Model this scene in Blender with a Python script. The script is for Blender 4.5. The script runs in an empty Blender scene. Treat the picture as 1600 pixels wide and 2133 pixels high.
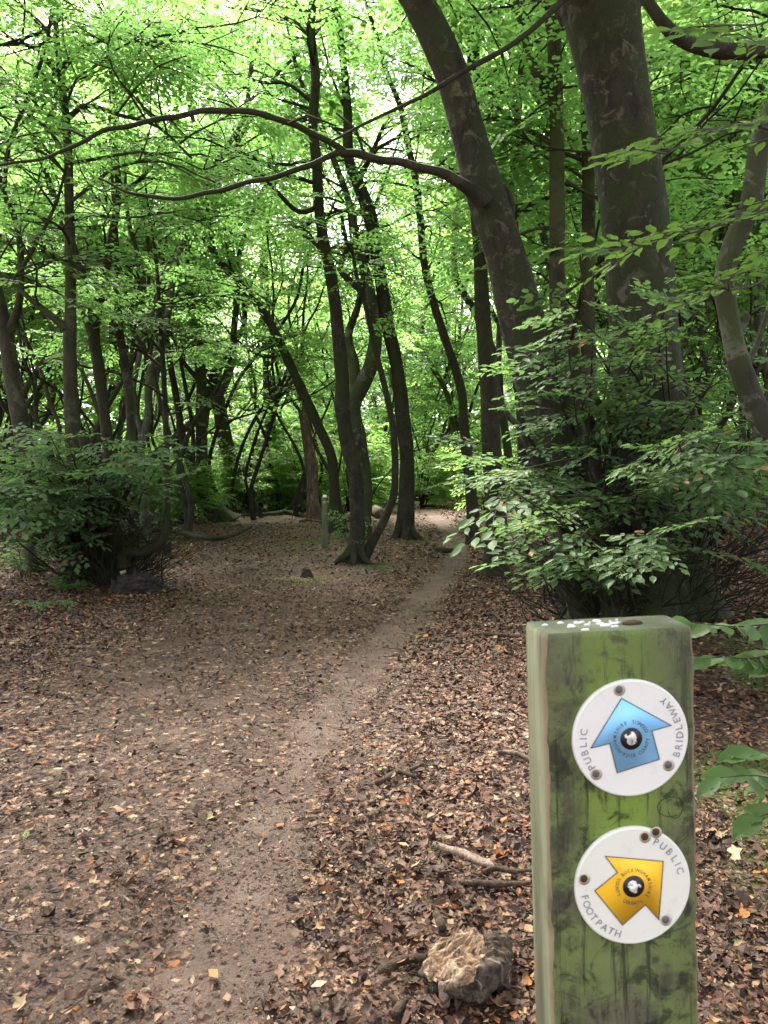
import bpy, math
import numpy as np
from mathutils import Vector, Matrix

RNG = np.random.default_rng(7)
C = bpy.context.scene.collection
SC = bpy.context.scene
R = math.radians

# ------------------------------------------------------------------ camera model
F = 1600.0                      # focal length in photo pixels (photo 1600 x 2133)
HC = 1.5
HORIZ = 985.0
PITCH = math.atan((1066.5 - HORIZ) / F)
cP, sP = math.cos(PITCH), math.sin(PITCH)


def at(px, py, d):
    """The world point seen at a photo pixel, at d metres in front (world y)."""
    u = (px - 800.0) / F
    v = (1066.5 - py) / F
    dx, dy, dz = u, cP + v * sP, -sP + v * cP
    s = d / dy
    return np.array([dx * s, d, HC + dz * s])


# ------------------------------------------------------------------ value noise
def _h(i, j, s):
    n = (i.astype(np.int64) * 374761393 + j.astype(np.int64) * 668265263 + s * 2147483647) & 0xFFFFFFFF
    n = ((n ^ (n >> 13)) * 1274126177) & 0xFFFFFFFF
    return ((n ^ (n >> 16)) & 0xFFFF) / 65535.0


def vnoise(x, y, s=0):
    x = np.asarray(x, float); y = np.asarray(y, float)
    i = np.floor(x); j = np.floor(y)
    fx = x - i; fy = y - j
    fx = fx * fx * (3 - 2 * fx); fy = fy * fy * (3 - 2 * fy)
    a = _h(i, j, s); b = _h(i + 1, j, s); c = _h(i, j + 1, s); d = _h(i + 1, j + 1, s)
    return (a * (1 - fx) + b * fx) * (1 - fy) + (c * (1 - fx) + d * fx) * fy


def fbm(x, y, s=0, o=3):
    t, a, w = 0, 0.5, 0
    for k in range(o):
        t = t + a * vnoise(x * 2 ** k, y * 2 ** k, s + k); w += a; a *= 0.5
    return t / w


def sstep(a, b, x):
    t = np.clip((np.asarray(x, float) - a) / (b - a), 0, 1)
    return t * t * (3 - 2 * t)


# ------------------------------------------------------------------ ground shape
_pathpx = [(380, 2300), (400, 2133), (480, 1900), (590, 1650), (685, 1480), (770, 1375), (855, 1280), (925, 1200), (955, 1150), (945, 1110), (905, 1075), (880, 1052)]
_pathw = [400, 370, 290, 200, 160, 135, 105, 68, 52, 44, 36, 26]
_pp = np.array([at(x, y, 1.5 * cP / max((y - HORIZ) / F, .01)) for x, y in _pathpx])
_pd = np.array([HC / ((y - HORIZ) / F) for x, y in _pathpx])
PATH_Y = _pd
PATH_X = np.array([(x - 800) / F * d for (x, y), d in zip(_pathpx, _pd)])
PATH_W = np.array([w / F * d * .5 for w, d in zip(_pathw, _pd)])


def path_x(y):
    return np.interp(y, PATH_Y, PATH_X)


def path_w(y):
    return np.interp(y, PATH_Y, PATH_W)


def gz(x, y):
    x = np.asarray(x, float); y = np.asarray(y, float)
    bank = 0.30 * sstep(0.9, 2.6, x - path_x(y)) * sstep(3.0, 7.5, y)
    und = 0.10 * (fbm(x * .35 + 11, y * .35 + 5, 3, 3) - .5) * sstep(2.5, 8, np.hypot(x, y))
    fine = 0.025 * (fbm(x * 2.3, y * 2.3, 9, 2) - .5)
    pathdip = -0.035 * (1 - sstep(.6, 1.6, np.abs(x - path_x(y)) / (path_w(y) + .05)))
    return bank + und + fine + pathdip


def path_mask(x, y):
    q = np.abs(x - path_x(y)) / (path_w(y) + .02)
    q = q + 1.1 * (fbm(x * 2.0, y * 1.5, 21, 4) - .5)
    return 1 - sstep(.35, 1.35, q)


def clearing_mask(x, y):
    """the second worn trail on the left of the clearing"""
    cx = np.interp(y, [1.5, 3, 5, 8, 12, 20], [-.75, -.85, -1.0, -1.3, -1.5, -2.0])
    q = np.abs(x - cx) / np.interp(y, [2, 5, 12, 20], [.75, 1.0, 1.7, 2.4]) + .9 * (fbm(x * 1.3, y * 1.0, 31, 3) - .5)
    return 1 - sstep(.5, 1.4, q)


def gpix(px, py):
    """where a pixel's ray meets the ground"""
    d = HC / max((py - HORIZ) / F, .012)
    for _ in range(12):
        p = at(px, py, d)
        g = float(gz(p[0], d))
        d = d * (HC - g) / max(HC - p[2], 1e-3) * .7 + d * .3
    p = at(px, py, d); p[2] = float(gz(p[0], d))
    return p


# ------------------------------------------------------------------ mesh collecting
class Geo:
    def __init__(s):
        s.v = []; s.f = []; s.n = 0

    def add(s, v, f, mi=0):
        v = np.asarray(v, np.float32).reshape(-1, 3)
        f = np.asarray(f, np.int64)
        s.v.append(v)
        if len(f): s.f.append((f + s.n, mi))
        s.n += len(v)

    def mesh(s, name, smooth=True):
        me = bpy.data.meshes.new(name)
        v = np.concatenate(s.v) if s.v else np.zeros((0, 3), np.float32)
        me.vertices.add(len(v)); me.vertices.foreach_set('co', v.ravel())
        li, ls, mi, p = [], [], [], 0
        for f, m in s.f:
            li.append(f.ravel()); k = f.shape[1]
            ls.append(p + np.arange(len(f)) * k); mi.append(np.full(len(f), m)); p += f.size
        if li:
            li = np.concatenate(li).astype(np.int32); ls = np.concatenate(ls).astype(np.int32); mi = np.concatenate(mi).astype(np.int32)
            me.loops.add(len(li)); me.loops.foreach_set('vertex_index', li)
            me.polygons.add(len(ls)); me.polygons.foreach_set('loop_start', ls)
            me.polygons.foreach_set('material_index', mi)
            if smooth: me.polygons.foreach_set('use_smooth', np.ones(len(ls), bool))
        me.update(calc_edges=True)
        me.validate()
        return me

    def obj(s, name, mats, parent=None, smooth=True):
        me = s.mesh(name, smooth)
        for m in (mats if isinstance(mats, (list, tuple)) else [mats]): me.materials.append(m)
        o = bpy.data.objects.new(name, me); C.objects.link(o)
        if parent is not None:
            o.parent = parent
            o.matrix_parent_inverse = Matrix.Translation(-parent.location) if parent.type == 'EMPTY' else Matrix()
        return o


def tag(o, label=None, cat=None, group=None, kind=None):
    if label: o['label'] = label
    if cat: o['category'] = cat
    if group: o['group'] = group
    if kind: o['kind'] = kind
    return o


def thing(name, label, cat, loc, group=None):
    o = bpy.data.objects.new(name, None); C.objects.link(o)
    o.location = Vector([float(a) for a in loc]); o.empty_display_size = .2
    bpy.context.view_layer.update()
    return tag(o, label, cat, group)


def resample(P, Rr, step):
    P = np.asarray(P, float); Rr = np.asarray(Rr, float)
    n = len(P)
    Q = np.vstack([2 * P[0] - P[1], P, 2 * P[-1] - P[-2]])
    outP, outR = [], []
    for i in range(n - 1):
        p0, p1, p2, p3 = Q[i], Q[i + 1], Q[i + 2], Q[i + 3]
        k = max(1, int(math.ceil(np.linalg.norm(p2 - p1) / step)))
        t = np.arange(k)[:, None] / k
        outP.append(.5 * ((2 * p1) + (-p0 + p2) * t + (2 * p0 - 5 * p1 + 4 * p2 - p3) * t ** 2 + (-p0 + 3 * p1 - 3 * p2 + p3) * t ** 3))
        tt = t[:, 0]; tt = tt
        outR.append(Rr[i] * (1 - tt) + Rr[i + 1] * tt)
    outP.append(P[-1:]); outR.append(Rr[-1:])
    return np.vstack(outP), np.concatenate(outR)


def frames(P):
    T = np.gradient(P, axis=0)
    T /= np.linalg.norm(T, axis=1)[:, None] + 1e-9
    a = np.array([1., 0, 0]) if abs(T[0][0]) < .8 else np.array([0, 1., 0])
    n = np.cross(T[0], np.cross(a, T[0])); n /= np.linalg.norm(n)
    N = np.zeros_like(P); N[0] = n
    for i in range(1, len(P)):
        n = N[i - 1] - T[i] * np.dot(N[i - 1], T[i]); N[i] = n / (np.linalg.norm(n) + 1e-9)
    return T, N, np.cross(T, N)


def tube(G, P, Rr, sides=8, seed=0, lump=0.0, flare=0.0, mi=0, lobes=5, flare_h=.35, cap0=False):
    P = np.asarray(P, float); Rr = np.asarray(Rr, float)
    T, N, B = frames(P)
    n = len(P)
    a = np.arange(sides) / sides * 2 * math.pi
    L = np.concatenate([[0], np.cumsum(np.linalg.norm(np.diff(P, axis=0), axis=1))])
    rr = np.repeat(Rr[:, None], sides, 1)
    if lump or flare:
        g = np.random.default_rng(seed)
        ph = g.uniform(0, 6.28, 8)
        A, Lm = np.meshgrid(a, L)
        r0 = max(Rr.mean(), .01)
        k = Lm / r0
        w = np.sin(2 * A + .35 * k + ph[0]) * .5 + np.sin(3 * A - .22 * k + ph[1]) * .4 + np.sin(A + .6 * k + ph[2]) * .4 + np.sin(5 * A + .9 * k + ph[3]) * .22 + np.sin(.8 * k + ph[4]) * .5
        rr = rr * (1 + lump * w)
        if flare:
            rr = rr * (1 + flare * np.exp(-Lm / flare_h) * (.55 + .45 * np.sin(lobes * A + ph[5]) + .3 * np.sin((lobes - 2) * A + ph[6])))
    V = P[:, None, :] + rr[..., None] * (np.cos(a)[None, :, None] * N[:, None, :] + np.sin(a)[None, :, None] * B[:, None, :])
    V = V.reshape(-1, 3)
    i, j = np.meshgrid(np.arange(n - 1), np.arange(sides), indexing='ij')
    i = i.ravel(); j = j.ravel(); j2 = (j + 1) % sides
    Fq = np.stack([i * sides + j, i * sides + j2, (i + 1) * sides + j2, (i + 1) * sides + j], 1)
    base = G.n
    G.add(V, Fq, mi)
    tip = P[-1] + T[-1] * Rr[-1] * .5
    ring = base + (n - 1) * sides + np.arange(sides)
    G.add([tip], [], mi)
    G.f.append((np.stack([ring, np.roll(ring, -1), np.full(sides, G.n - 1)], 1), mi))
    if cap0:
        G.add([P[0] - T[0] * Rr[0] * .3], [], mi)
        ring = base + np.arange(sides)
        G.f.append((np.stack([np.roll(ring, -1), ring, np.full(sides, G.n - 1)], 1), mi))


# ------------------------------------------------------------------ leaves
def leaf_shape(lod, ln=1.0, wd=.56):
    """vertices with base at origin, pointing +x, in xy plane, slightly folded"""
    if lod == 0:
        xs = [.0, .18, .42, .68, .88]; ws = [.0, .36, .5, .38, .16]
        mid = [(x, 0, -.04 * math.sin(x * 3)) for x in xs] + [(1.02, 0, -.10)]
        up = [(x - .02 + .05, w * wd, .05 + (.02 if k % 2 else -.01)) for k, (x, w) in enumerate(zip(xs[1:], ws[1:]))]
        dn = [(x, -y, z) for x, y, z in up]
        v = mid + up + dn           # mid 0..5, up 6..9, dn 10..13
        tri = [(0, 1, 6), (5, 9, 4), (0, 10, 1), (5, 4, 13)]
        quad = [(1, 2, 7, 6), (2, 3, 8, 7), (3, 4, 9, 8), (1, 10, 11, 2), (2, 11, 12, 3), (3, 12, 13, 4)]
        return np.array(v) * ln, [np.array(tri), np.array(quad)]
    v = np.array([(0, 0, 0), (.28, .45 * wd, .05), (.68, .42 * wd, .03), (1, 0, -.08), (.68, -.42 * wd, .03), (.28, -.45 * wd, .05)]) * ln
    return v, [np.array([(0, 3, 2, 1), (0, 5, 4, 3)])]


def rotz(a):
    c, s = np.cos(a), np.sin(a); z = np.zeros_like(a); o = np.ones_like(a)
    return np.stack([np.stack([c, -s, z], -1), np.stack([s, c, z], -1), np.stack([z, z, o], -1)], -2)


def roty(a):
    c, s = np.cos(a), np.sin(a); z = np.zeros_like(a); o = np.ones_like(a)
    return np.stack([np.stack([c, z, s], -1), np.stack([z, o, z], -1), np.stack([-s, z, c], -1)], -2)


def rotx(a):
    c, s = np.cos(a), np.sin(a); z = np.zeros_like(a); o = np.ones_like(a)
    return np.stack([np.stack([o, z, z], -1), np.stack([z, c, -s], -1), np.stack([z, s, c], -1)], -2)


def spray_template(seed, nside=5, leaf=.085, length=.62):
    """one flat leafy spray along +x: list of leaf (pos, M) and twig polylines"""
    g = np.random.default_rng(seed)
    pos, az, tilt, roll, sc, twigs = [], [], [], [], [], []
    bend = g.uniform(-.25, .25)

    def main(t): return np.array([length * t, bend * length * t * t, -.10 * length * t * t])
    twigs.append(np.array([main(t) for t in (0, .33, .66, 1)]))
    for k in range(nside):
        t = .12 + .8 * k / nside + g.uniform(-.03, .03)
        sgn = 1 if k % 2 else -1
        b = main(t); ang = sgn * g.uniform(.6, .95) + bend
        ll = length * (.62 - .36 * t) * g.uniform(.8, 1.2)
        e = b + ll * np.array([math.cos(ang), math.sin(ang), g.uniform(-.15, .06)])
        twigs.append(np.array([b, (b + e) / 2 + [0, 0, .015], e]))
        m = max(2, int(ll / (leaf * .55)))
        for q in range(m):
            s = (q + .6) / m; p = b + (e - b) * s
            sg = 1 if q % 2 else -1
            pos.append(p); az.append(ang + sg * g.uniform(.5, .95)); tilt.append(g.uniform(-.1, .35)); roll.append(g.uniform(-.45, .45)); sc.append(g.uniform(.65, 1.15) * (1.0 - .2 * s))
        pos.append(e); az.append(ang + g.uniform(-.2, .2)); tilt.append(g.uniform(0, .3)); roll.append(g.uniform(-.4, .4)); sc.append(g.uniform(.7, 1.0))
    for q in range(5):
        t = .25 + .15 * q; sg = 1 if q % 2 else -1
        pos.append(main(t)); az.append(bend + sg * g.uniform(.6, 1.0)); tilt.append(g.uniform(-.1, .3)); roll.append(g.uniform(-.4, .4)); sc.append(g.uniform(.75, 1.15))
    pos.append(main(1)); az.append(bend * 2); tilt.append(.15); roll.append(.1); sc.append(1.0)
    az, tilt, roll = map(np.array, (az, tilt, roll))
    M = rotz(az) @ roty(tilt) @ rotx(roll)
    return np.array(pos), M, np.array(sc) * leaf, twigs


TPL = {}


def spray_lib(lod, leaf, nside=5, length=.62, n=7):
    key = (lod, leaf, nside, length)
    if key in TPL: return TPL[key]
    lib = []
    lv, lf = leaf_shape(lod)
    for k in range(n):
        pos, M, sc, tw = spray_template(100 + k, nside, leaf, length)
        V = np.einsum('nij,vj->nvi', M, lv) * sc[:, None, None] + pos[:, None, :]
        m, nv = V.shape[:2]
        Fs = [(f[None] + (np.arange(m) * nv)[:, None, None]).reshape(-1, f.shape[1]) for f in lf]
        lib.append((V.reshape(-1, 3), Fs, tw))
    TPL[key] = lib
    return lib


def put_sprays(G, pos, az, tilt, roll, scale, lod=1, leaf=.085, nside=5, length=.62, TW=None, seed=0, twr=.0035, drop=0.0):
    pos = np.asarray(pos, float).reshape(-1, 3)
    if not len(pos): return
    lib = spray_lib(lod, leaf, nside, length)
    g = np.random.default_rng(seed)
    which = g.integers(0, len(lib), len(pos))
    M = rotz(np.asarray(az, float)) @ roty(np.asarray(tilt, float)) @ rotx(np.asarray(roll, float))
    scale = np.asarray(scale, float)
    for k, (V, Fs, tw) in enumerate(lib):
        ix = np.where(which == k)[0]
        if not len(ix): continue
        W = np.einsum('nij,vj->nvi', M[ix], V) * scale[ix][:, None, None] + pos[ix][:, None, :]
        nv = len(V); off = (np.arange(len(ix)) * nv)[:, None, None]
        base = G.n
        G.add(W.reshape(-1, 3), [], 0)
        for f in Fs:
            G.f.append(((f[None] + off).reshape(-1, f.shape[1]) + base, 0))
        if TW is not None:
            for i in ix:
                for q, t in enumerate(tw):
                    Q = t @ M[i].T * scale[i] + pos[i]
                    tube(TW, Q, np.linspace(twr * (1.3 if q == 0 else .8), twr * .4, len(Q)), 3)


# ------------------------------------------------------------------ materials
def mat(name):
    m = bpy.data.materials.new(name); m.use_nodes = True
    nt = m.node_tree; nt.nodes.clear()
    return m, nt, nt.nodes, nt.links


def N(nt, typ, **kw):
    n = nt.nodes.new(typ)
    for k, v in kw.items():
        if k.startswith('i_'):
            n.inputs[k[2:].replace('_', ' ')].default_value = v
        else: setattr(n, k, v)
    return n


def ramp(nt, stops, mode='LINEAR'):
    n = nt.nodes.new('ShaderNodeValToRGB'); cr = n.color_ramp; cr.interpolation = mode
    while len(cr.elements) < len(stops): cr.elements.new(.5)
    for e, (p, c) in zip(cr.elements, stops):
        e.position = p; e.color = (*c, 1) if len(c) == 3 else c
    return n


def mixc(nt, a, b, fac, typ='MIX'):
    n = nt.nodes.new('ShaderNodeMix'); n.data_type = 'RGBA'; n.blend_type = typ
    L = nt.links
    for idx, val in ((0, fac), (6, a), (7, b)):
        if hasattr(val, 'links'): L.new(val, n.inputs[idx])
        elif isinstance(val, (int, float)): n.inputs[idx].default_value = val
        else: n.inputs[idx].default_value = (*val, 1)
    return n.outputs[2]


def noise(nt, vec, scale, detail=4, rough=.55, dist=0):
    n = nt.nodes.new('ShaderNodeTexNoise'); n.inputs['Scale'].default_value = scale; n.inputs['Detail'].default_value = detail
    n.inputs['Roughness'].default_value = rough; n.inputs['Distortion'].default_value = dist
    if vec is not None: nt.links.new(vec, n.inputs['Vector'])
    return n.outputs['Fac']


def mrange(nt, v, a, b, c=0., d=1.):
    n = nt.nodes.new('ShaderNodeMapRange'); n.inputs[1].default_value = a; n.inputs[2].default_value = b; n.inputs[3].default_value = c; n.inputs[4].default_value = d
    n.interpolation_type = 'SMOOTHSTEP'; nt.links.new(v, n.inputs[0]); return n.outputs[0]


def leaf_mat(name, c_lo, c_hi, trans, tfac=.45, rough=.5, old=None, spec=.25):
    m, nt, ns, L = mat(name)
    geo = N(nt, 'ShaderNodeNewGeometry'); tc = N(nt, 'ShaderNodeTexCoord')
    r = geo.outputs['Random Per Island']
    big = noise(nt, tc.outputs['Object'], .9, 2)
    add = N(nt, 'ShaderNodeMath', operation='ADD'); L.new(r, add.inputs[0]); L.new(mrange(nt, big, .3, .7, -.3, .3), add.inputs[1])
    stops = [(0., c_lo), (1., c_hi)]
    rp = ramp(nt, stops); L.new(add.outputs[0], rp.inputs[0])
    col = rp.outputs[0]
    if old:
        gt = N(nt, 'ShaderNodeMath', operation='GREATER_THAN'); L.new(r, gt.inputs[0]); gt.inputs[1].default_value = .985
        col = mixc(nt, col, old, gt.outputs[0])
    tr = mixc(nt, col, trans, .75)
    p = N(nt, 'ShaderNodeBsdfPrincipled'); L.new(col, p.inputs['Base Color']); p.inputs['Roughness'].default_value = rough
    p.inputs['Specular IOR Level'].default_value = spec
    t = N(nt, 'ShaderNodeBsdfTranslucent'); L.new(tr, t.inputs['Color'])
    mx = N(nt, 'ShaderNodeMixShader'); mx.inputs[0].default_value = tfac
    L.new(p.outputs[0], mx.inputs[1]); L.new(t.outputs[0], mx.inputs[2])
    o = N(nt, 'ShaderNodeOutputMaterial'); L.new(mx.outputs[0], o.inputs[0])
    return m


def bark_mat(name, base=(.085, .075, .055), dark=(.03, .027, .02), pale=(.2, .2, .155), moss=(.042, .055, .018), mossamt=.5, palef=.5, sc=1.0, bump=.5, streak=False):
    m, nt, ns, L = mat(name)
    tc = N(nt, 'ShaderNodeTexCoord'); v = tc.outputs['Object']
    mp = N(nt, 'ShaderNodeMapping'); mp.inputs['Scale'].default_value = (1, 1, .35); L.new(v, mp.inputs[0]); vs = mp.outputs[0]
    n1 = noise(nt, vs, 5 * sc, 8, .72)
    n2 = noise(nt, vs if streak else v, 3.4 * sc * (2 if streak else 1), 7, .68, .3 if streak else .8)
    n3 = noise(nt, vs, 38 * sc, 5, .7)
    n4 = noise(nt, v, 1.1 * sc, 4, .6)
    c = mixc(nt, dark, base, mrange(nt, n1, .3, .62))
    c = mixc(nt, c, pale, mrange(nt, n2, .53, .60, 0, palef))
    n5 = noise(nt, v, 13 * sc, 4, .7); c = mixc(nt, c, dark, mrange(nt, n5, .56, .64, 0, .75))
    c = mixc(nt, c, moss, mrange(nt, n4, .62 - .3 * mossamt, .75 - .2 * mossamt, 0, .9 if mossamt > 0 else 0))
    c = mixc(nt, c, (.015, .013, .01), mrange(nt, n3, .62, .78, 0, .7))
    p = N(nt, 'ShaderNodeBsdfPrincipled'); L.new(c, p.inputs['Base Color']); p.inputs['Roughness'].default_value = .85
    p.inputs['Specular IOR Level'].default_value = .2
    bp = N(nt, 'ShaderNodeBump'); bp.inputs['Strength'].default_value = bump; bp.inputs['Distance'].default_value = .02
    ad = N(nt, 'ShaderNodeMath', operation='ADD'); L.new(n3, ad.inputs[0]); L.new(n1, ad.inputs[1]); L.new(ad.outputs[0], bp.inputs['Height'])
    L.new(bp.outputs[0], p.inputs['Normal'])
    o = N(nt, 'ShaderNodeOutputMaterial'); L.new(p.outputs[0], o.inputs[0])
    return m


M = {}
M['leaf_canopy'] = leaf_mat('leaf_canopy', (.055, .115, .032), (.095, .165, .042), (.27, .51, .13), .59, old=(.25, .14, .04))
M['leaf_yellow'] = leaf_mat('leaf_yellow', (.065, .13, .03), (.105, .175, .04), (.39, .63, .16), .62, old=(.3, .18, .04))
M['leaf_shade'] = leaf_mat('leaf_shade', (.058, .110, .044), (.098, .160, .060), (.21, .39, .10), .42, rough=.55, old=(.22, .10, .03), spec=.16)
M['leaf_near'] = leaf_mat('leaf_near', (.05, .10, .035), (.08, .14, .045), (.22, .38, .065), .46, rough=.5, spec=.2)
M['bark'] = bark_mat('bark', base=(0.03844, 0.03472, 0.02108), dark=(0.01364, 0.0124, 0.00744), pale=(0.093, 0.09176, 0.062))
M['bark_dark'] = bark_mat('bark_dark', base=(0.03016, 0.02668, 0.01566), dark=(0.00986, 0.0087, 0.00522), pale=(0.0609, 0.058, 0.03596), moss=(0.02088, 0.02668, 0.00696), mossamt=.5, palef=.4)
M['bark_moss'] = bark_mat('bark_moss', base=(0.0372, 0.03596, 0.02356), dark=(0.0124, 0.0124, 0.00806), mossamt=.9, moss=(0.0341, 0.0434, 0.0124))
M['bark_big'] = bark_mat('bark_big', base=(0.036, 0.0348, 0.0204), dark=(0.0132, 0.0126, 0.0078), pale=(0.09, 0.09, 0.06), moss=(0.0252, 0.0336, 0.0108), mossamt=.62, palef=.9, sc=2.2, bump=1.0)
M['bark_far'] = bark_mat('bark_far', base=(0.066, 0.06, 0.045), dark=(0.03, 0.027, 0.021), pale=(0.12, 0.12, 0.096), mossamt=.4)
M['dead_wood'] = bark_mat('dead_wood', base=(.10, .075, .054), dark=(.04, .03, .022), pale=(.28, .185, .11), mossamt=0, palef=.6, sc=1.6, streak=True)
M['stick'] = bark_mat('stick', base=(.125, .082, .052), dark=(.04, .026, .018), pale=(.22, .165, .115), mossamt=0, palef=.6, sc=9, bump=.9)
M['twig'] = bark_mat('twig', base=(.06, .05, .035), mossamt=0, palef=.2)


def soil_mat():
    m, nt, ns, L = mat('woodland_soil')
    tc = N(nt, 'ShaderNodeTexCoord'); v = tc.outputs['Object']
    at_p = N(nt, 'ShaderNodeAttribute', attribute_name='worn'); at_m = N(nt, 'ShaderNodeAttribute', attribute_name='moss')
    n1 = noise(nt, v, 3.0, 8, .7); n2 = noise(nt, v, 60, 4, .7); n3 = noise(nt, v, .8, 4, .6)
    soil = mixc(nt, (.033, .020, .015), (.118, .073, .054), mrange(nt, n1, .25, .75))
    soil = mixc(nt, soil, (.02, .013, .010), mrange(nt, n2, .5, .75, 0, .7))
    bare = mixc(nt, (.074, .050, .039), (.136, .097, .077), mrange(nt, n1, .3, .7))
    bare = mixc(nt, bare, (.06, .044, .035), mrange(nt, n2, .55, .75, 0, .8))
    # scattered leaf fragments
    vo = N(nt, 'ShaderNodeTexVoronoi'); vo.inputs['Scale'].default_value = 26; vo.inputs['Randomness'].default_value = 1
    nd = N(nt, 'ShaderNodeTexNoise'); nd.inputs['Scale'].default_value = 30; L.new(v, nd.inputs['Vector'])
    mpv = mixc(nt, v, nd.outputs['Color'], .035)
    L.new(mpv, vo.inputs['Vector'])
    sx = N(nt, 'ShaderNodeSeparateColor'); L.new(vo.outputs['Color'], sx.inputs[0])
    lc = ramp(nt, [(0, (.045, .028, .022)), (.3, (.11, .064, .048)), (.55, (.18, .108, .078)), (.75, (.28, .185, .125)), (.90, (.38, .28, .18)), (.97, (.24, .10, .045))], 'CONSTANT')
    L.new(sx.outputs[0], lc.inputs[0])
    lm = N(nt, 'ShaderNodeMath', operation='GREATER_THAN'); L.new(sx.outputs[1], lm.inputs[0])
    thr = N(nt, 'ShaderNodeMapRange'); L.new(at_p.outputs['Fac'], thr.inputs[0]); thr.inputs[3].default_value = .12; thr.inputs[4].default_value = .97
    L.new(thr.outputs[0], lm.inputs[1])
    edge = mrange(nt, vo.outputs['Distance'], .35, .75, 1, 0)
    mm = N(nt, 'ShaderNodeMath', operation='MULTIPLY'); L.new(lm.outputs[0], mm.inputs[0]); L.new(edge, mm.inputs[1])
    base = mixc(nt, soil, bare, at_p.outputs['Fac'])
    c = mixc(nt, base, lc.outputs[0], mm.outputs[0])
    mossn = noise(nt, v, 45, 4, .7)
    mossc = mixc(nt, (.025, .038, .008), (.075, .11, .018), mossn)
    ms = N(nt, 'ShaderNodeMath', operation='MULTIPLY'); L.new(at_m.outputs['Fac'], ms.inputs[0]); L.new(mrange(nt, mossn, .3, .55), ms.inputs[1])
    c = mixc(nt, c, mossc, ms.outputs[0])
    p = N(nt, 'ShaderNodeBsdfPrincipled'); L.new(c, p.inputs['Base Color']); p.inputs['Roughness'].default_value = .9; p.inputs['Specular IOR Level'].default_value = .15
    bp = N(nt, 'ShaderNodeBump'); bp.inputs['Strength'].default_value = .8; bp.inputs['Distance'].default_value = .02
    hs = N(nt, 'ShaderNodeMath', operation='ADD'); L.new(n2, hs.inputs[0]); L.new(mm.outputs[0], hs.inputs[1])
    h2 = N(nt, 'ShaderNodeMath', operation='ADD'); L.new(hs.outputs[0], h2.inputs[0]); L.new(n1, h2.inputs[1])
    L.new(h2.outputs[0], bp.inputs['Height']); L.new(bp.outputs[0], p.inputs['Normal'])
    o = N(nt, 'ShaderNodeOutputMaterial'); L.new(p.outputs[0], o.inputs[0])
    return m


M['soil'] = soil_mat()


def litter_mat():
    m, nt, ns, L = mat('fallen_leaf')
    geo = N(nt, 'ShaderNodeNewGeometry'); tc = N(nt, 'ShaderNodeTexCoord')
    rp = ramp(nt, [(0, (0.027, 0.01428, 0.0096)), (.20, (0.0486, 0.02436, 0.016)), (.40, (0.0756, 0.03612, 0.0232)), (.58, (0.1062, 0.05124, 0.0304)), (.73, (0.144, 0.07392, 0.0416)), (.845, (0.1935, 0.1092, 0.06)),
                   (.915, (0.252, 0.1554, 0.084)), (.945, (0.234, 0.084, 0.0288)), (.968, (0.306, 0.2058, 0.116)), (.980, (0.324, 0.1176, 0.032)), (.991, (0.342, 0.252, 0.16)), (.996, (0.099, 0.1344, 0.028))], 'CONSTANT')
    L.new(geo.outputs['Random Per Island'], rp.inputs[0])
    n = noise(nt, tc.outputs['Object'], 55, 3, .6)
    c = mixc(nt, rp.outputs[0], (.04, .022, .014), mrange(nt, n, .52, .75, 0, .6))
    p = N(nt, 'ShaderNodeBsdfPrincipled'); L.new(c, p.inputs['Base Color']); p.inputs['Roughness'].default_value = .65; p.inputs['Specular IOR Level'].default_value = .25
    o = N(nt, 'ShaderNodeOutputMaterial'); L.new(p.outputs[0], o.inputs[0])
    return m


M['litter'] = litter_mat()


def plain(name, col, rough=.5, spec=.5, var=None, vs=40):
    m, nt, ns, L = mat(name)
    p = N(nt, 'ShaderNodeBsdfPrincipled'); p.inputs['Roughness'].default_value = rough; p.inputs['Specular IOR Level'].default_value = spec
    if var:
        tc = N(nt, 'ShaderNodeTexCoord')
        L.new(mixc(nt, col, var, mrange(nt, noise(nt, tc.outputs['Object'], vs, 5, .65), .45, .75)), p.inputs['Base Color'])
    else: p.inputs['Base Color'].default_value = (*col, 1)
    o = N(nt, 'ShaderNodeOutputMaterial'); L.new(p.outputs[0], o.inputs[0])
    return m


# ------------------------------------------------------------------ ground and path
def grid_obj(name, xs, ys, dz=0.0, attr=True):
    X, Y = np.meshgrid(xs, ys)
    Z = gz(X, Y) + dz
    G = Geo(); nx, ny = len(xs), len(ys)
    i, j = np.meshgrid(np.arange(ny - 1), np.arange(nx - 1), indexing='ij'); i = i.ravel(); j = j.ravel()
    Fq = np.stack([i * nx + j, i * nx + j + 1, (i + 1) * nx + j + 1, (i + 1) * nx + j], 1)
    G.add(np.stack([X, Y, Z], -1).reshape(-1, 3), Fq)
    return G, X.ravel(), Y.ravel()


def moss_mask(x, y):
    m = sstep(.52, .66, fbm(x * 1.1 + 4, y * 1.1, 51, 3)) * sstep(.75, 1.3, x - .12 * y) * (1 - sstep(5.5, 8, y))
    for (px, py, r) in [(780, 1178, .55), (870, 1128, .6), (650, 1130, .5), (480, 1090, 1.0), (1010, 1080, 1.2), (560, 1050, 1.6), (640, 1212, .3)]:
        c = gpix(px, py)
        q = np.hypot(x - c[0], (y - c[1]) * .8) / r + .8 * (fbm(x * 3, y * 3, 61, 2) - .5)
        m = np.maximum(m, 1 - sstep(.5, 1.0, q))
    return m


def add_attr(o, name, val):
    a = o.data.attributes.new(name, 'FLOAT', 'POINT'); a.data.foreach_set('value', np.asarray(val, np.float32))


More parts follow.
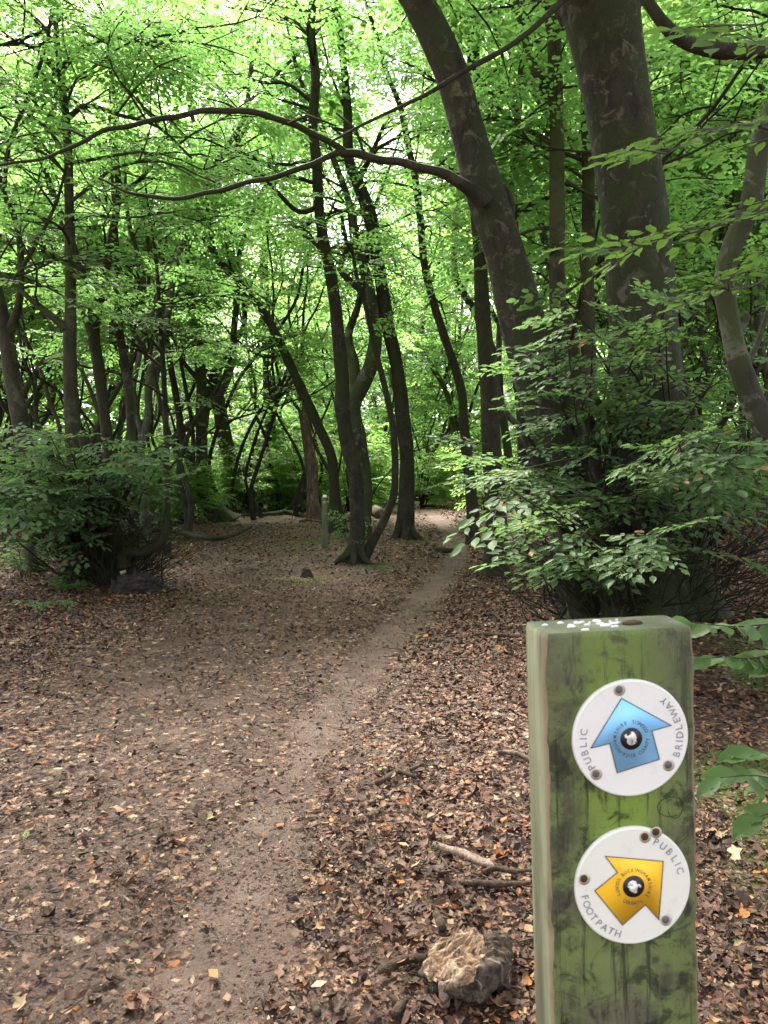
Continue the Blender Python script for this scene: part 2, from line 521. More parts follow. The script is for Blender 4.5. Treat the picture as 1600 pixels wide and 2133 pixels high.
def axis(lo, hi, fine_lo, fine_hi, st):
    a = np.arange(fine_lo, fine_hi, st)
    left = fine_lo - np.cumsum(st * 1.18 ** np.arange(1, 60)); left = left[left > lo][::-1]
    right = fine_hi + np.cumsum(st * 1.18 ** np.arange(0, 60)); right = right[right < hi]
    return np.concatenate([[lo], left, a, right, [hi]])


G, gx, gy = grid_obj('ground', axis(-160, 160, -5, 6, .08), axis(-60, 260, -1, 15, .08))
ground = G.obj('ground', M['soil'])
add_attr(ground, 'worn', np.maximum(path_mask(gx, gy), .6 * clearing_mask(gx, gy)) * (gy < 60))
add_attr(ground, 'moss', moss_mask(gx, gy))
tag(ground, kind='structure', label='brown woodland floor of bare earth and leaf mould')
# the worn dirt path: a strip lying on the ground
ys = np.concatenate([np.arange(.6, 15, .08), np.arange(15, 34, .25)])
ts = np.linspace(-1.25, 1.25, 21)
G = Geo()
X = path_x(ys)[:, None] + (path_w(ys)[:, None] + .02) * ts[None]
Y = np.repeat(ys[:, None], len(ts), 1)
Z = gz(X, Y) + .008 - .02 * (np.abs(ts)[None] > 1.2)
nx = len(ts)
i, j = np.meshgrid(np.arange(len(ys) - 1), np.arange(nx - 1), indexing='ij'); i = i.ravel(); j = j.ravel()
G.add(np.stack([X, Y, Z], -1).reshape(-1, 3), np.stack([i * nx + j, i * nx + j + 1, (i + 1) * nx + j + 1, (i + 1) * nx + j], 1))
path = G.obj('path', M['soil'])
add_attr(path, 'worn', np.maximum(path_mask(X, Y), .6 * clearing_mask(X, Y)).ravel()); add_attr(path, 'moss', 0 * X.ravel())
tag(path, kind='structure', label='narrow trodden earth path winding into the wood')


# ------------------------------------------------------------------ leaf litter (stuff)
def fallen_leaves():
    g = np.random.default_rng(5)
    G = Geo()
    # lobed leaf (oak or maple like) and plain ovate, and fragment
    a = np.linspace(0, 2 * math.pi, 15)[:-1]
    lob = np.stack([.5 + .5 * np.cos(a) * (1 + .18 * np.cos(5 * a)), .36 * np.sin(a) * (1 + .5 * np.cos(5 * a + .6)), .0 * a], 1)
    lob = np.vstack([[[.5, 0, -.06]], lob]); lobf = np.array([(0, 1 + k, 1 + (k + 1) % 14) for k in range(14)])
    lob[:, 2] += .16 * np.abs(lob[:, 1]) ** 1.2
    ov, ovf = leaf_shape(0, 1, .6)
    sm, smf = leaf_shape(1, 1, .62)
    fr = np.array([(0, -.2, 0), (.6, -.3, .03), (.9, .15, .06), (.25, .35, .02)]); frf = [np.array([(0, 1, 2, 3)])]
    bands = [(1.5, 3.2, 2600, .036, 0), (3.2, 6, 1900, .035, 1), (6, 11, 1350, .040, 2), (11, 22, 420, .056, 2), (22, 40, 50, .09, 2)]
    for d0, d1, dens, size, lod in bands:
        w1 = .62 * d1 + .6
        n = int((d1 - d0) * 2 * w1 * dens)
        y = g.uniform(d0, d1, n); x = g.uniform(-w1, w1, n)
        keep = np.abs(x) < .62 * y + .6
        m = np.maximum(path_mask(x, y) * 1.0, .6 * clearing_mask(x, y))
        patch = sstep(.28, .62, fbm(x * 1.4, y * 1.4, 71, 3))
        right = sstep(-.2, .5, x - path_x(y))
        leftfar = sstep(4.5, 8, y) * sstep(-.9, -2.2, x)
        dn = (1 - .93 * m) * (.30 + .5 * patch + .45 * right + .4 * leftfar)
        dn *= 1 - .75 * moss_mask(x, y)
        keep &= g.uniform(0, 1, n) < dn
        x, y = x[keep], y[keep]; n = len(x)
        mm = m[keep]
        kind = g.uniform(0, 1, n)
        shapes = [(lob, [lobf], .07, 1.2), (ov, ovf, .45, 1.0), (fr, frf, 1.01, .6)] if lod == 0 else [(lob, [lobf], .04, 1.2), (sm, smf, .55, 1.0), (fr, frf, 1.01, .55)] if lod == 1 else [(sm, smf, .75, 1.0), (fr, frf, 1.01, .8)]
        lo = 0
        for V, Fs, hi, k in shapes:
            ix = np.where((kind >= lo) & (kind < hi))[0]; lo = hi
            if not len(ix): continue
            q = len(ix)
            s = size * k * np.clip(g.lognormal(0, .36, q), .35, 1.55) * (1 - .3 * mm[ix])
            Mx = rotz(g.uniform(0, 6.28, q)) @ roty(g.normal(0, .30, q)) @ rotx(g.normal(0, .35, q))
            curl = g.normal(.3, .75, q)
            W = np.repeat(V[None], q, 0).copy()
            W[:, :, 2] += curl[:, None] * (W[:, :, 0] - .45) ** 2 + g.normal(.2, 1.1, q)[:, None] * W[:, :, 1] ** 2
            W[:, :, 1] *= g.uniform(.6, 1.1, q)[:, None]
            W = np.einsum('nij,nvj->nvi', Mx, W * s[:, None, None])
            z = gz(x[ix], y[ix]) + .010 + np.abs(g.normal(0, .008, q)) + .10 * s
            W += np.stack([x[ix], y[ix], z], 1)[:, None, :]
            nv = len(V); off = (np.arange(q) * nv)[:, None, None]
            b = G.n; G.add(W.reshape(-1, 3), [])
            for f in Fs: G.f.append(((f[None] + off).reshape(-1, f.shape[1]) + b, 0))
    for d0, d1, dens, sz in [(1.5, 3.0, 5200, .011), (3.0, 5.5, 2400, .014), (5.5, 9, 800, .020)]:
        w1 = .62 * d1 + .5; n = int((d1 - d0) * 2 * w1 * dens); y = g.uniform(d0, d1, n); x = g.uniform(-w1, w1, n)
        kp = (np.abs(x) < .62 * y + .5) & (g.uniform(0, 1, n) < .35 + .65 * sstep(.3, .6, fbm(x * 3, y * 3, 73, 3))); x = x[kp]; y = y[kp]; n = len(x)
        s = sz * g.lognormal(0, .45, n); Mx = rotz(g.uniform(0, 6.28, n)) @ roty(g.normal(0, .35, n)) @ rotx(g.normal(0, .35, n))
        W = np.repeat(fr[None], n, 0).copy(); W[:, :, 1] *= g.uniform(.35, 1.1, n)[:, None]; W = np.einsum('nij,nvj->nvi', Mx, W * s[:, None, None])
        W += np.stack([x, y, gz(x, y) + .011 + .25 * s], 1)[:, None, :]; b = G.n; G.add(W.reshape(-1, 3), []); G.f.append(((frf[0][None] + (np.arange(n) * 4)[:, None, None]).reshape(-1, 4) + b, 0))
    o = G.obj('leaf_litter', M['litter'])
    tag(o, 'fallen brown, tan and orange leaves strewn over the woodland floor', 'leaf litter', kind='stuff')


fallen_leaves()


def twig_litter():
    g = np.random.default_rng(15)
    G = Geo()
    for k in range(620):
        y = g.uniform(1.7, 9) if k < 450 else g.uniform(9, 20); x = g.uniform(-.6 * y - .4, .6 * y + .4)
        if path_mask(x, y) * g.uniform(.6, 1.2) > .5: continue
        a = g.uniform(0, 6.28); L_ = g.uniform(.04, .22) * (1 if y < 6 else 1.6)
        t = np.linspace(0, 1, 4)[:, None]
        dirv = np.array([math.cos(a), math.sin(a), 0]); per = np.array([-dirv[1], dirv[0], 0])
        P = np.array([x, y, 0]) + dirv * L_ * t + per * L_ * g.normal(0, .12, (4, 1)) * np.sin(t * 3)
        P[:, 2] = gz(P[:, 0], P[:, 1]) + .014 + g.uniform(0, .012) + .02 * t[:, 0] * g.uniform(-.3, 1)
        r = g.uniform(.0015, .0045) * (1 if y < 6 else 1.6)
        tube(G, P, np.linspace(r, r * .5, 4), 5)
    o = G.obj('twig_litter', M['twig'])
    tag(o, 'thin broken twigs scattered among the fallen leaves', 'twig litter', kind='stuff')


twig_litter()


# ------------------------------------------------------------------ trees
def grow_branches(g, P, Rr, n, t0, t1, ln, rise=.35, az=None, az_spread=3.14, sub=4, r_scale=.33):
    """random limbs off a trunk polyline; returns list of (points, radii) and spray seats (pos, dir)"""
    L = np.concatenate([[0], np.cumsum(np.linalg.norm(np.diff(P, axis=0), axis=1))]); L /= L[-1]
    out, seats = [], []
    for k in range(n):
        t = t0 + (t1 - t0) * (k + g.uniform(0, 1)) / n
        p = np.array([np.interp(t, L, P[:, c]) for c in range(3)]); r = np.interp(t, L, Rr)
        a = (az if az is not None else 0) + (g.uniform(-az_spread, az_spread))
        l = ln * g.uniform(.55, 1.25) * (1.15 - .5 * t)
        up = rise * g.uniform(.3, 1.6)
        m = 7
        Q = [p]; d = np.array([math.cos(a) * math.cos(up), math.sin(a) * math.cos(up), math.sin(up)])
        for q in range(m):
            d = d + g.normal(0, .16, 3); d[2] -= .05
            d /= np.linalg.norm(d); Q.append(Q[-1] + d * l / m)
        Q = np.array(Q)
        r0 = max(.018, min(r * r_scale * g.uniform(.8, 1.4), .07))
        out.append((Q, np.linspace(r0, .008, len(Q))))
        for s in range(sub):
            ti = g.integers(2, m); b = Q[ti]; dd = Q[ti] - Q[ti - 1]; dd /= np.linalg.norm(dd)
            sa = math.atan2(dd[1], dd[0]) + (1 if s % 2 else -1) * g.uniform(.4, 1.1)
            sl = l * g.uniform(.25, .5)
            S = [b]; e = np.array([math.cos(sa), math.sin(sa), g.uniform(-.1, .35)])
            for q in range(4):
                e = e + g.normal(0, .14, 3); e /= np.linalg.norm(e); S.append(S[-1] + e * sl / 4)
            S = np.array(S); out.append((S, np.linspace(r0 * .5, .005, 5)))
            for q in range(1, 5):
                seats.append((S[q], math.atan2(e[1], e[0]) + (1 if q % 2 else -1) * g.uniform(.2, .9) * (q < 4)))
        for q in range(3, m + 1):
            dd = Q[q] - Q[q - 1]
            seats.append((Q[q], math.atan2(dd[1], dd[0]) + (1 if q % 2 else -1) * g.uniform(.2, .9) * (q < m)))
    return out, seats


def seat_sprays(Gc, g, seats, scale=1.0, lod=1, leaf=.085, nside=5, length=.62, TW=None, seed=0, droop=.12, keep=None, twr=.0035, thin=1.0):
    if keep is not None: seats = [s for s in seats if keep(s[0])]
    if not seats: return
    if thin < 1: seats = [s for s in seats if g.uniform() < thin]
    pos = np.array([s[0] for s in seats]); az = np.array([s[1] for s in seats]); n = len(pos)
    put_sprays(Gc, pos, az, g.normal(droop, .22, n), g.normal(0, .25, n), scale * g.uniform(.7, 1.25, n), lod, leaf, nside, length, TW, seed, twr)


def px_poly(pts, d, d2=None):
    n = len(pts); d2 = d if d2 is None else d2
    ds = np.linspace(d, d2, n)
    P = np.array([at(x, y, dd) for (x, y, w), dd in zip(pts, ds)])
    Rr = np.array([w * .5 / F * dd for (x, y, w), dd in zip(pts, ds)])
    return P, Rr


def extend(P, Rr, top, g, lean=.12):
    P = list(P); Rr = list(Rr)
    d = P[-1] - P[-2]; d /= np.linalg.norm(d)
    z0 = P[-1][2]; r0 = Rr[-1]
    while P[-1][2] < top - .4:
        d = d * .75 + np.array([0, 0, .3]) + g.normal(0, lean, 3); d[2] = max(d[2], .35); d /= np.linalg.norm(d)
        P.append(P[-1] + d * 1.0); f = (P[-1][2] - z0) / max(top - z0, 1); Rr.append(max(.015, r0 * (1 - .85 * f)))
    return np.array(P), np.array(Rr)


def clear_view(p):
    """keep the glade and the photographer's stand free of foliage"""
    x, y, z = p
    if y < 2.2 and abs(x) < 3 and z < 5.5: return False
    if abs(x) < .6 + .10 * y and z < 2.2 and y < 26: return False
    return True


def tree(label, pts, d=None, d2=None, top=12, limbs=(), nbr=10, t0=.45, t1=1.0, ln=2.6, rise=.5, az=None, azs=3.14, sub=4,
         m='bark', lm='leaf_canopy', sides=14, lump=.05, flare=.7, lobes=5, seed=0, leaf=.09, nside=5, name='beech_tree', scale=1.0, extra=(), ext=True, group=None, step=None, flare_h=.35, twigs=False, lod=1, keep=None, sink=True, limb_fol=True, thin=.44, shade_limbs=(), roots=()):
    g = np.random.default_rng(1000 + seed)
    if d is None: d = gpix(pts[0][0], pts[0][1])[1]
    P, Rr = px_poly(pts, d, d2)
    if ext: P, Rr = extend(P, Rr, top, g)
    base = P[0].copy(); base[2] = float(gz(base[0], base[1]))
    if sink:
        p0 = base.copy(); p0[2] -= .12
        if P[0][2] - base[2] > .12: P = np.vstack([p0, P]); Rr = np.concatenate([[Rr[0] * 1.1], Rr])
        else: P[0] = p0
    T = thing(name, label, 'tree', base, group)
    st = step or max(.08, d * .012)
    Pq, Rq = resample(P, Rr, st)
    Gt, Gc, Gw = Geo(), Geo(), Geo()
    tube(Gt, Pq, Rq, sides, seed, lump, flare, lobes=lobes, flare_h=flare_h)
    out, seats = grow_branches(g, Pq, Rq, nbr, t0, t1, ln, rise, az, azs, sub) if nbr else ([], [])
    for lp in limbs:
        ext_top = None
        lpts, e1, e2 = lp[0], lp[1], lp[2]
        if len(lp) > 3: ext_top = lp[3]
        LP, LR = px_poly(lpts, d + e1, d + e2)
        if ext_top: LP, LR = extend(LP, LR, ext_top, g)
        LPq, LRq = resample(LP, LR, st)
        tube(Gt, LPq, LRq, max(8, sides - 4), seed + 31, lump)
        if limb_fol:
            o2, s2 = grow_branches(g, LPq, LRq, max(4, nbr // 3), .35, 1, ln * .75, rise, az, azs, sub)
            out += o2; seats += s2
    for rp_ in roots:
        LP, LR = px_poly(rp_, d - .05, d - .25); LP[:, 2] = np.maximum(LP[:, 2], gz(LP[:, 0], LP[:, 1]) - .01); LP[-1, 2] = gz(LP[-1, 0], LP[-1, 1]) - .03
        LPq, LRq = resample(LP, LR, .05); tube(Gt, LPq, LRq, 10, seed + 3, .10)
    for wl in shade_limbs:  # unseen limbs added above the frame to shade the foreground, leafed densely
        LPq, LRq = resample(np.array(wl, float), np.linspace(.11, .03, len(wl)), .12)
        tube(Gt, LPq, LRq, 10, seed + 7, .05)
        o2, s2 = grow_branches(g, LPq, LRq, 16, .25, 1, 3.0, .2, None, 3.14, 5)
        out += o2; seats += s2 + s2
    for Q, q in out:
        tube(Gt, Q, q, 5, 0, 0)
    Gt.obj('trunk', M[m], T)
    seat_sprays(Gc, g, seats, scale, lod, leaf, nside, .62, Gw if twigs else None, seed, keep=keep or clear_view, thin=thin)
    if Gc.n: Gc.obj('crown', M[lm], T)
    if Gw.n: Gw.obj('twigs', M['twig'], T)
    return T


# ---- left side trees
tree('stout grey trunk forking high up, behind the bush at the far left edge', [(70, 1085, 41.3), (52, 930, 35.8), (28, 800, 33), (12, 690, 30.2), (-8, 600, 23.4), (-30, 500, 17.9)], 11.5,
     limbs=[([(44, 560, 9), (80, 500, 8), (118, 420, 7), (140, 340, 5)], -.2, -.6), ([(8, 400, 10), (20, 300, 8), (60, 200, 8), (88, 120, 8), (104, 50, 7), (112, -20, 6)], -.3, -.8), ([(14, 700, 24), (38, 640, 15), (44, 560, 14), (36, 470, 12), (8, 400, 10), (-8, 300, 8)], 0, -.3, 9)], top=9, nbr=12, t0=.5, ln=2.6, seed=1, leaf=.085)
tree('straight tall trunk rising out of the left bush, runs up to the top edge', [(165, 1080, 37.1), (152, 900, 31.7), (146, 760, 27.5), (147, 600, 22), (144, 400, 18.6), (138, 250, 15.1), (122, 120, 12.4), (112, 0, 10.3)], 11.2, top=11, nbr=22, t0=.38, ln=2.7, seed=2, az=-.8, azs=2.4,
     limbs=[([(130, 165, 10), (100, 130, 9), (75, 100, 8), (40, 92, 7), (-10, 94, 6)], 0, -.6), ([(138, 250, 12), (180, 220, 10), (250, 240, 8), (330, 265, 6), (400, 330, 5)], 0, .4), ([(142, 330, 10), (100, 270, 8), (60, 250, 7), (20, 290, 5)], 0, .5), ([(128, 150, 10), (170, 100, 8), (240, 80, 7), (310, 95, 6), (380, 130, 5)], 0, -.4), ([(146, 690, 20), (110, 660, 15), (60, 620, 11), (10, 575, 8), (-40, 560, 6)], 0, -.5)])
tree('dark twin-stemmed tree splitting into a leaning vee behind the left bush', [(235, 1075, 23.4), (222, 900, 22), (205, 760, 23.4), (195, 690, 24.8), (212, 600, 19.3), (232, 500, 16.5), (246, 400, 13.8), (240, 300, 11), (238, 200, 9)], 12.5, top=11, m='bark_dark', nbr=16, t0=.4, ln=2.4, seed=3,
     limbs=[([(194, 690, 26), (172, 620, 22), (168, 560, 20), (120, 430, 15), (85, 330, 12), (60, 250, 9)], 0, .4, 9), ([(246, 400, 12), (285, 380, 9), (330, 330, 7)], 0, .3)])
tree('slender forked tree just right of the dark vee-shaped one', [(278, 1070, 19.3), (272, 860, 17.9), (262, 770, 17.2), (248, 680, 16.5), (244, 600, 11), (243, 500, 9), (236, 400, 7.6)], 12.9, top=10, nbr=10, t0=.5, ln=2.2, seed=4,
     limbs=[([(252, 682, 20), (278, 640, 13), (299, 595, 12), (290, 540, 10), (270, 470, 9), (262, 400, 7)], 0, .2, 9)])
tree('very thin upright sapling right of the left bush', [(347, 1062, 15), (346, 900, 12), (340, 760, 11), (332, 640, 9), (325, 540, 7)], 13.5, top=7.5, nbr=14, t0=.35, ln=1.9, seed=5, m='bark_dark', sides=8, flare=.3,
     limbs=[([(340, 770, 7), (300, 735, 6), (262, 722, 4)], 0, .1), ([(340, 740, 7), (310, 700, 5), (280, 660, 4)], 0, 0)])
tree('dark slim stem leaning left at the mossy foot beside the fallen logs', [(440, 1075, 24), (410, 1000, 20), (385, 930, 16), (368, 830, 14), (352, 740, 13), (340, 640, 11), (330, 540, 9)], 23.5, top=13, m='bark_dark', nbr=14, t0=.4, ln=3, seed=6, sides=9, leaf=.11,
     limbs=[([(400, 985, 12), (402, 900, 9), (385, 800, 8), (368, 720, 7)], 0, 0, 11)])
tree('curved grey tree with a mossy leaning base left of the clearing', [(478, 1085, 42), (452, 1062, 32), (428, 1010, 26), (419, 900, 23), (420, 800, 22), (410, 700, 21), (396, 620, 18), (392, 500, 15), (388, 400, 12)], None, top=16, m='bark_moss', nbr=16, t0=.4, ln=3.2, seed=7, leaf=.11, flare=.5,
     limbs=[([(412, 790, 10), (380, 750, 8), (362, 700, 6)], 0, .3)])
tree('thick crooked trunk broken short, standing beyond the fallen logs', [(480, 1052, 36), (488, 990, 33), (470, 920, 31), (458, 850, 28), (447, 785, 26), (462, 755, 16)], 29, top=6, m='bark_moss', nbr=8, t0=.5, ln=2.6, seed=8, ext=False, leaf=.12)
tree('far grey tree with a bulging moss-covered foot left of the snag', [(576, 1046, 34), (568, 1000, 30), (562, 930, 28), (561, 830, 26), (556, 700, 22), (550, 560, 18)], 32, top=17, m='bark_moss', nbr=16, t0=.35, ln=3.4, seed=9, leaf=.13, flare=.5,
     limbs=[([(566, 850, 14), (590, 815, 12), (615, 790, 9)], 0, .3)])
tree('bending dark tree arching from the central clump up to the left', [(704, 1108, 34), (697, 1020, 22), (690, 950, 20), (660, 880, 21), (628, 810, 20), (600, 750, 19), (572, 690, 17), (545, 645, 17), (490, 580, 16), (450, 535, 15), (436, 480, 13), (427, 400, 12), (418, 300, 10), (395, 220, 9), (392, 120, 8)], 19.4, top=14.5, m='bark_dark', nbr=16, t0=.5, ln=2.8, seed=10, thin=.26, sides=10, leaf=.10, flare=1.1,
     limbs=[([(575, 745, 8), (530, 735, 6), (490, 705, 4)], 0, 0), ([(440, 520, 7), (400, 470, 6), (380, 400, 5)], 0, 0)])
tree('tall dark sinuous tree at the clearing centre, stem splaying at its roots', [(737, 1172, 37.8), (744, 1110, 30.6), (743, 1050, 29.7), (741, 990, 29.7), (726, 930, 31.5), (714, 860, 31.5), (712, 780, 28.8), (704, 690, 27), (694, 600, 24.3), (676, 510, 22.5), (664, 430, 21.6), (661, 350, 21.6), (652, 260, 20.7), (657, 160, 18.9), (647, 60, 18), (652, 0, 16.2)], None, top=12, m='bark_dark', nbr=14, t0=.5, ln=2.6, seed=11, roots=[[(738, 1128, 20), (724, 1152, 17), (706, 1166, 12), (688, 1172, 6)], [(744, 1130, 18), (752, 1156, 16), (768, 1172, 10), (790, 1178, 5)], [(738, 1130, 20), (737, 1160, 17), (734, 1182, 8)]], thin=.26, sides=24, flare=1.6, lobes=3, lump=.05, flare_h=.17,
     limbs=[([(664, 430, 12), (620, 440, 10), (560, 380, 8), (510, 330, 7), (485, 270, 6)], 0, -.4), ([(645, 70, 14), (600, 40, 9), (540, 22, 7), (470, 15, 5)], 0, .3), ([(690, 560, 12), (660, 510, 9), (632, 490, 6)], 0, .2), ([(652, 215, 9), (600, 175, 7), (540, 170, 6), (450, 140, 4)], 0, 0)])
tree('mossy forked tree close behind the central sinuous trunk', [(752, 1095, 40), (757, 1020, 38), (748, 930, 34), (735, 850, 34), (755, 800, 34), (775, 755, 30), (782, 690, 26), (770, 600, 20), (748, 520, 16)], 17.2, top=12, m='bark_moss', nbr=12, t0=.5, ln=2.6, seed=12, thin=.26, leaf=.10,
     limbs=[([(742, 830, 26), (738, 760, 22), (725, 700, 18), (745, 640, 14)], 0, .4, 9)])
tree('thin bowed stem bent outward from the foot of the sinuous central trunk', [(748, 1172, 26), (775, 1130, 20), (802, 1080, 17), (820, 1030, 16), (823, 960, 15), (817, 880, 14), (800, 800, 13), (780, 720, 12), (762, 640, 10), (740, 560, 8)], 12.9, top=6, m='bark_dark', nbr=6, t0=.7, ln=1.6, seed=13, thin=.26, sides=9, flare=.3)
tree('smooth straight trunk on the left edge of the winding path', [(842, 1122, 37.8), (846, 1060, 34.2), (848, 960, 30.6), (838, 860, 29.7), (826, 760, 27.9), (808, 680, 27.9), (796, 600, 27), (783, 520, 26.1), (768, 440, 28.8), (745, 380, 25.2), (727, 330, 21.6), (724, 230, 18), (715, 130, 15.3), (700, 0, 12.6)], None, top=15, m='bark_dark', nbr=18, t0=.45, ln=3, seed=14, roots=[[(848, 1085, 18), (860, 1108, 15), (876, 1122, 10), (900, 1130, 5)], [(842, 1085, 18), (830, 1108, 14), (814, 1118, 7)], [(846, 1090, 18), (850, 1120, 14), (852, 1132, 7)]], sides=18, leaf=.095, flare=1.1, flare_h=.22,
     limbs=[([(798, 636, 24), (770, 620, 18), (735, 590, 14), (708, 560, 12), (722, 520, 9), (712, 450, 7)], 0, 0), ([(745, 380, 14), (770, 330, 10), (800, 260, 8)], 0, .3)])
tree('slim curving trunk leaning away behind the path-edge trunk', [(985, 1072, 25.5), (968, 900, 20.4), (962, 820, 18.7), (946, 760, 17.8), (922, 690, 17), (900, 620, 16.1), (884, 550, 15.3), (876, 460, 15.3), (866, 380, 14.4), (850, 300, 13.6), (833, 220, 11.9), (805, 150, 10.2), (780, 60, 8.5)], 16.5, top=12.5, m='bark_dark', nbr=16, t0=.4, ln=2.7, seed=15, sides=10, leaf=.10)

# ---- the old stool on the right: two huge leaning stems and their neighbours
DB = 6.9
bigA = tree('huge leaning trunk sweeping up left out of the right thicket', [(1262, 1285, 155.8), (1215, 1100, 123), (1165, 920, 105), (1120, 780, 98.4), (1085, 660, 90.2), (1060, 560, 85.3), (1040, 490, 82), (1010, 400, 78.7), (983, 310, 72.2), (962, 230, 67.2), (940, 150, 65.6), (905, 70, 65.6), (868, 0, 64), (840, -60, 57.4)], DB + .25, DB - .3, top=11, m='bark_big', nbr=8, t0=.8, ln=3.5, seed=20, thin=.95, shade_limbs=[[(.25, 6.6, 5.7), (-1.2, 5.6, 7.4), (-3.0, 4.8, 8.4), (-5.0, 4.6, 9.2)], [(-.1, 6.6, 6.6), (-1.3, 4.6, 8.0), (-2.4, 2.6, 8.6), (-3.4, .8, 9.0)], [(-.2, 6.6, 7.4), (-2.4, 6.4, 9.4), (-4.6, 6.0, 10.6), (-6.5, 5.6, 11.2)]], sides=36, lump=.035, flare=.5, step=.05, flare_h=.4,  # includes added overhead limbs, out of view, that block sun and sky
     limbs=[([(1040, 520, 40), (1062, 430, 22), (1048, 385, 12)], -.25, -.3), ([(1140, 800, 70), (1148, 720, 60), (1165, 650, 34), (1158, 610, 16)], -.1, -.2), ([(890, 45, 60), (850, -40, 44), (800, -160, 34)], 0, .2)], limb_fol=False)
# its long arching limb
g = np.random.default_rng(77)
Gl, Glc = Geo(), Geo()
arcs = [([(1010, 425, 40), (985, 400, 30), (952, 376, 22), (905, 354, 18), (850, 342, 17), (790, 333, 16), (742, 321, 17), (712, 316, 18)], 6.65, 6.3),
        ([(716, 316, 14.4), (690, 300, 13), (655, 280, 13), (610, 258, 13), (560, 240, 13), (500, 233, 12.2), (440, 231, 12.2), (390, 236, 11.5), (330, 248, 10.8), (270, 262, 10.1), (215, 275, 9.4), (180, 290, 8.6), (140, 310, 7.9), (90, 328, 6.5), (40, 340, 5.8), (-20, 348, 5)], 6.3, 5.60),
        ([(716, 316, 14.4), (680, 330, 12.2), (640, 345, 11.5), (590, 362, 10.8), (540, 375, 10.1), (480, 392, 10.1), (430, 403, 9.4), (380, 410, 8.6), (330, 411, 7.9), (280, 404, 6.5), (240, 390, 5), (205, 372, 3.6)], 6.3, 5.90)]
for pts, a, b in arcs:
    P, Rr = px_poly(pts, a, b); P, Rr = resample(P, Rr, .06)
    q_ = np.arange(len(P)); P = P + np.stack([0 * P[:, 0], 0 * P[:, 0], .006 * np.sin(q_ * .9) + .006 * np.sin(q_ * .37 + 1)], 1)
    tube(Gl, P, Rr, 12, 5, .06)
for pts in ([(185, 290, 7), (150, 272, 5), (120, 268, 3)], [(330, 248, 6), (300, 225, 5), (285, 200, 3)], [(240, 390, 4), (215, 400, 3), (190, 385, 2)], [(500, 233, 6), (470, 215, 4), (430, 205, 3)], [(600, 258, 6), (640, 240, 5), (700, 262, 4)], [(760, 325, 6), (742, 270, 5), (700, 235, 4)]):
    P, Rr = px_poly(pts, 6.1, 6.0); tube(Gl, P, Rr, 6)
Gl.obj('limb', M['bark_dark'], bigA)['label'] = 'dark arching limb forking into two long bare arms'

bigB = tree('massive upright mottled trunk in the right thicket', [(1345, 1290, 270), (1348, 1190, 235), (1352, 1080, 205), (1354, 960, 172), (1350, 840, 148), (1342, 720, 136), (1335, 610, 134), (1328, 500, 130), (1316, 400, 130), (1300, 300, 130), (1283, 200, 134), (1268, 110, 140), (1255, 30, 150), (1245, -50, 158)], DB, DB - .2, top=11, m='bark_big', nbr=8, t0=.8, ln=3.5, seed=21, thin=.95, shade_limbs=[[(1.9, 6.6, 6.6), (1.2, 4.6, 8.0), (.4, 2.6, 8.8), (-.2, .6, 9.2)], [(1.9, 6.6, 7.4), (2.6, 4.4, 8.4), (2.6, 2.2, 8.8), (2.2, .2, 9.0)], [(1.9, 6.5, 7.2), (.2, 4.4, 9.2), (-1.0, 3.0, 10.0), (-1.6, 1.2, 10.4)]], sides=40, lump=.03, flare=.55, lobes=6, step=.05, flare_h=.45,  # its added limbs reach unseen over the camera to darken the foreground
     limbs=[([(1420, 1290, 60), (1405, 1220, 44), (1398, 1150, 40), (1380, 1080, 36), (1375, 1000, 30)], -.45, -.42), ([(1200, 30, 70), (1140, -60, 50), (1100, -150, 40)], 0, -.2), ([(1215, 1285, 60), (1195, 1210, 46), (1185, 1120, 40), (1160, 1030, 34), (1120, 960, 26), (1090, 900, 20)], -.3, -.5), ([(1470, 1285, 70), (1462, 1200, 52), (1440, 1110, 44), (1445, 1010, 34), (1470, 930, 24)], -.2, 0), ([(1290, 1290, 70), (1270, 1200, 54), (1262, 1100, 44), (1240, 1000, 34), (1235, 900, 24), (1205, 830, 16)], -.45, -.6), ([(1330, 1150, 30), (1310, 1000, 22), (1290, 900, 18), (1240, 830, 14)], -.6, -.8)], limb_fol=False)
Gl = Geo()
P, Rr = px_poly([(1225, -40, 20), (1172, 0, 15), (1140, 32, 13), (1100, 68, 12), (1050, 103, 11), (1000, 130, 11), (950, 158, 10), (900, 190, 9), (850, 215, 8), (800, 238, 7), (740, 268, 6), (690, 295, 4)], 6.2, 5.6); P, Rr = resample(P, Rr, .06)
tube(Gl, P, Rr, 9, 3, .06)
Gl.obj('limb', M['bark_dark'], bigB)['label'] = 'long thin bare branch slanting down to the left'

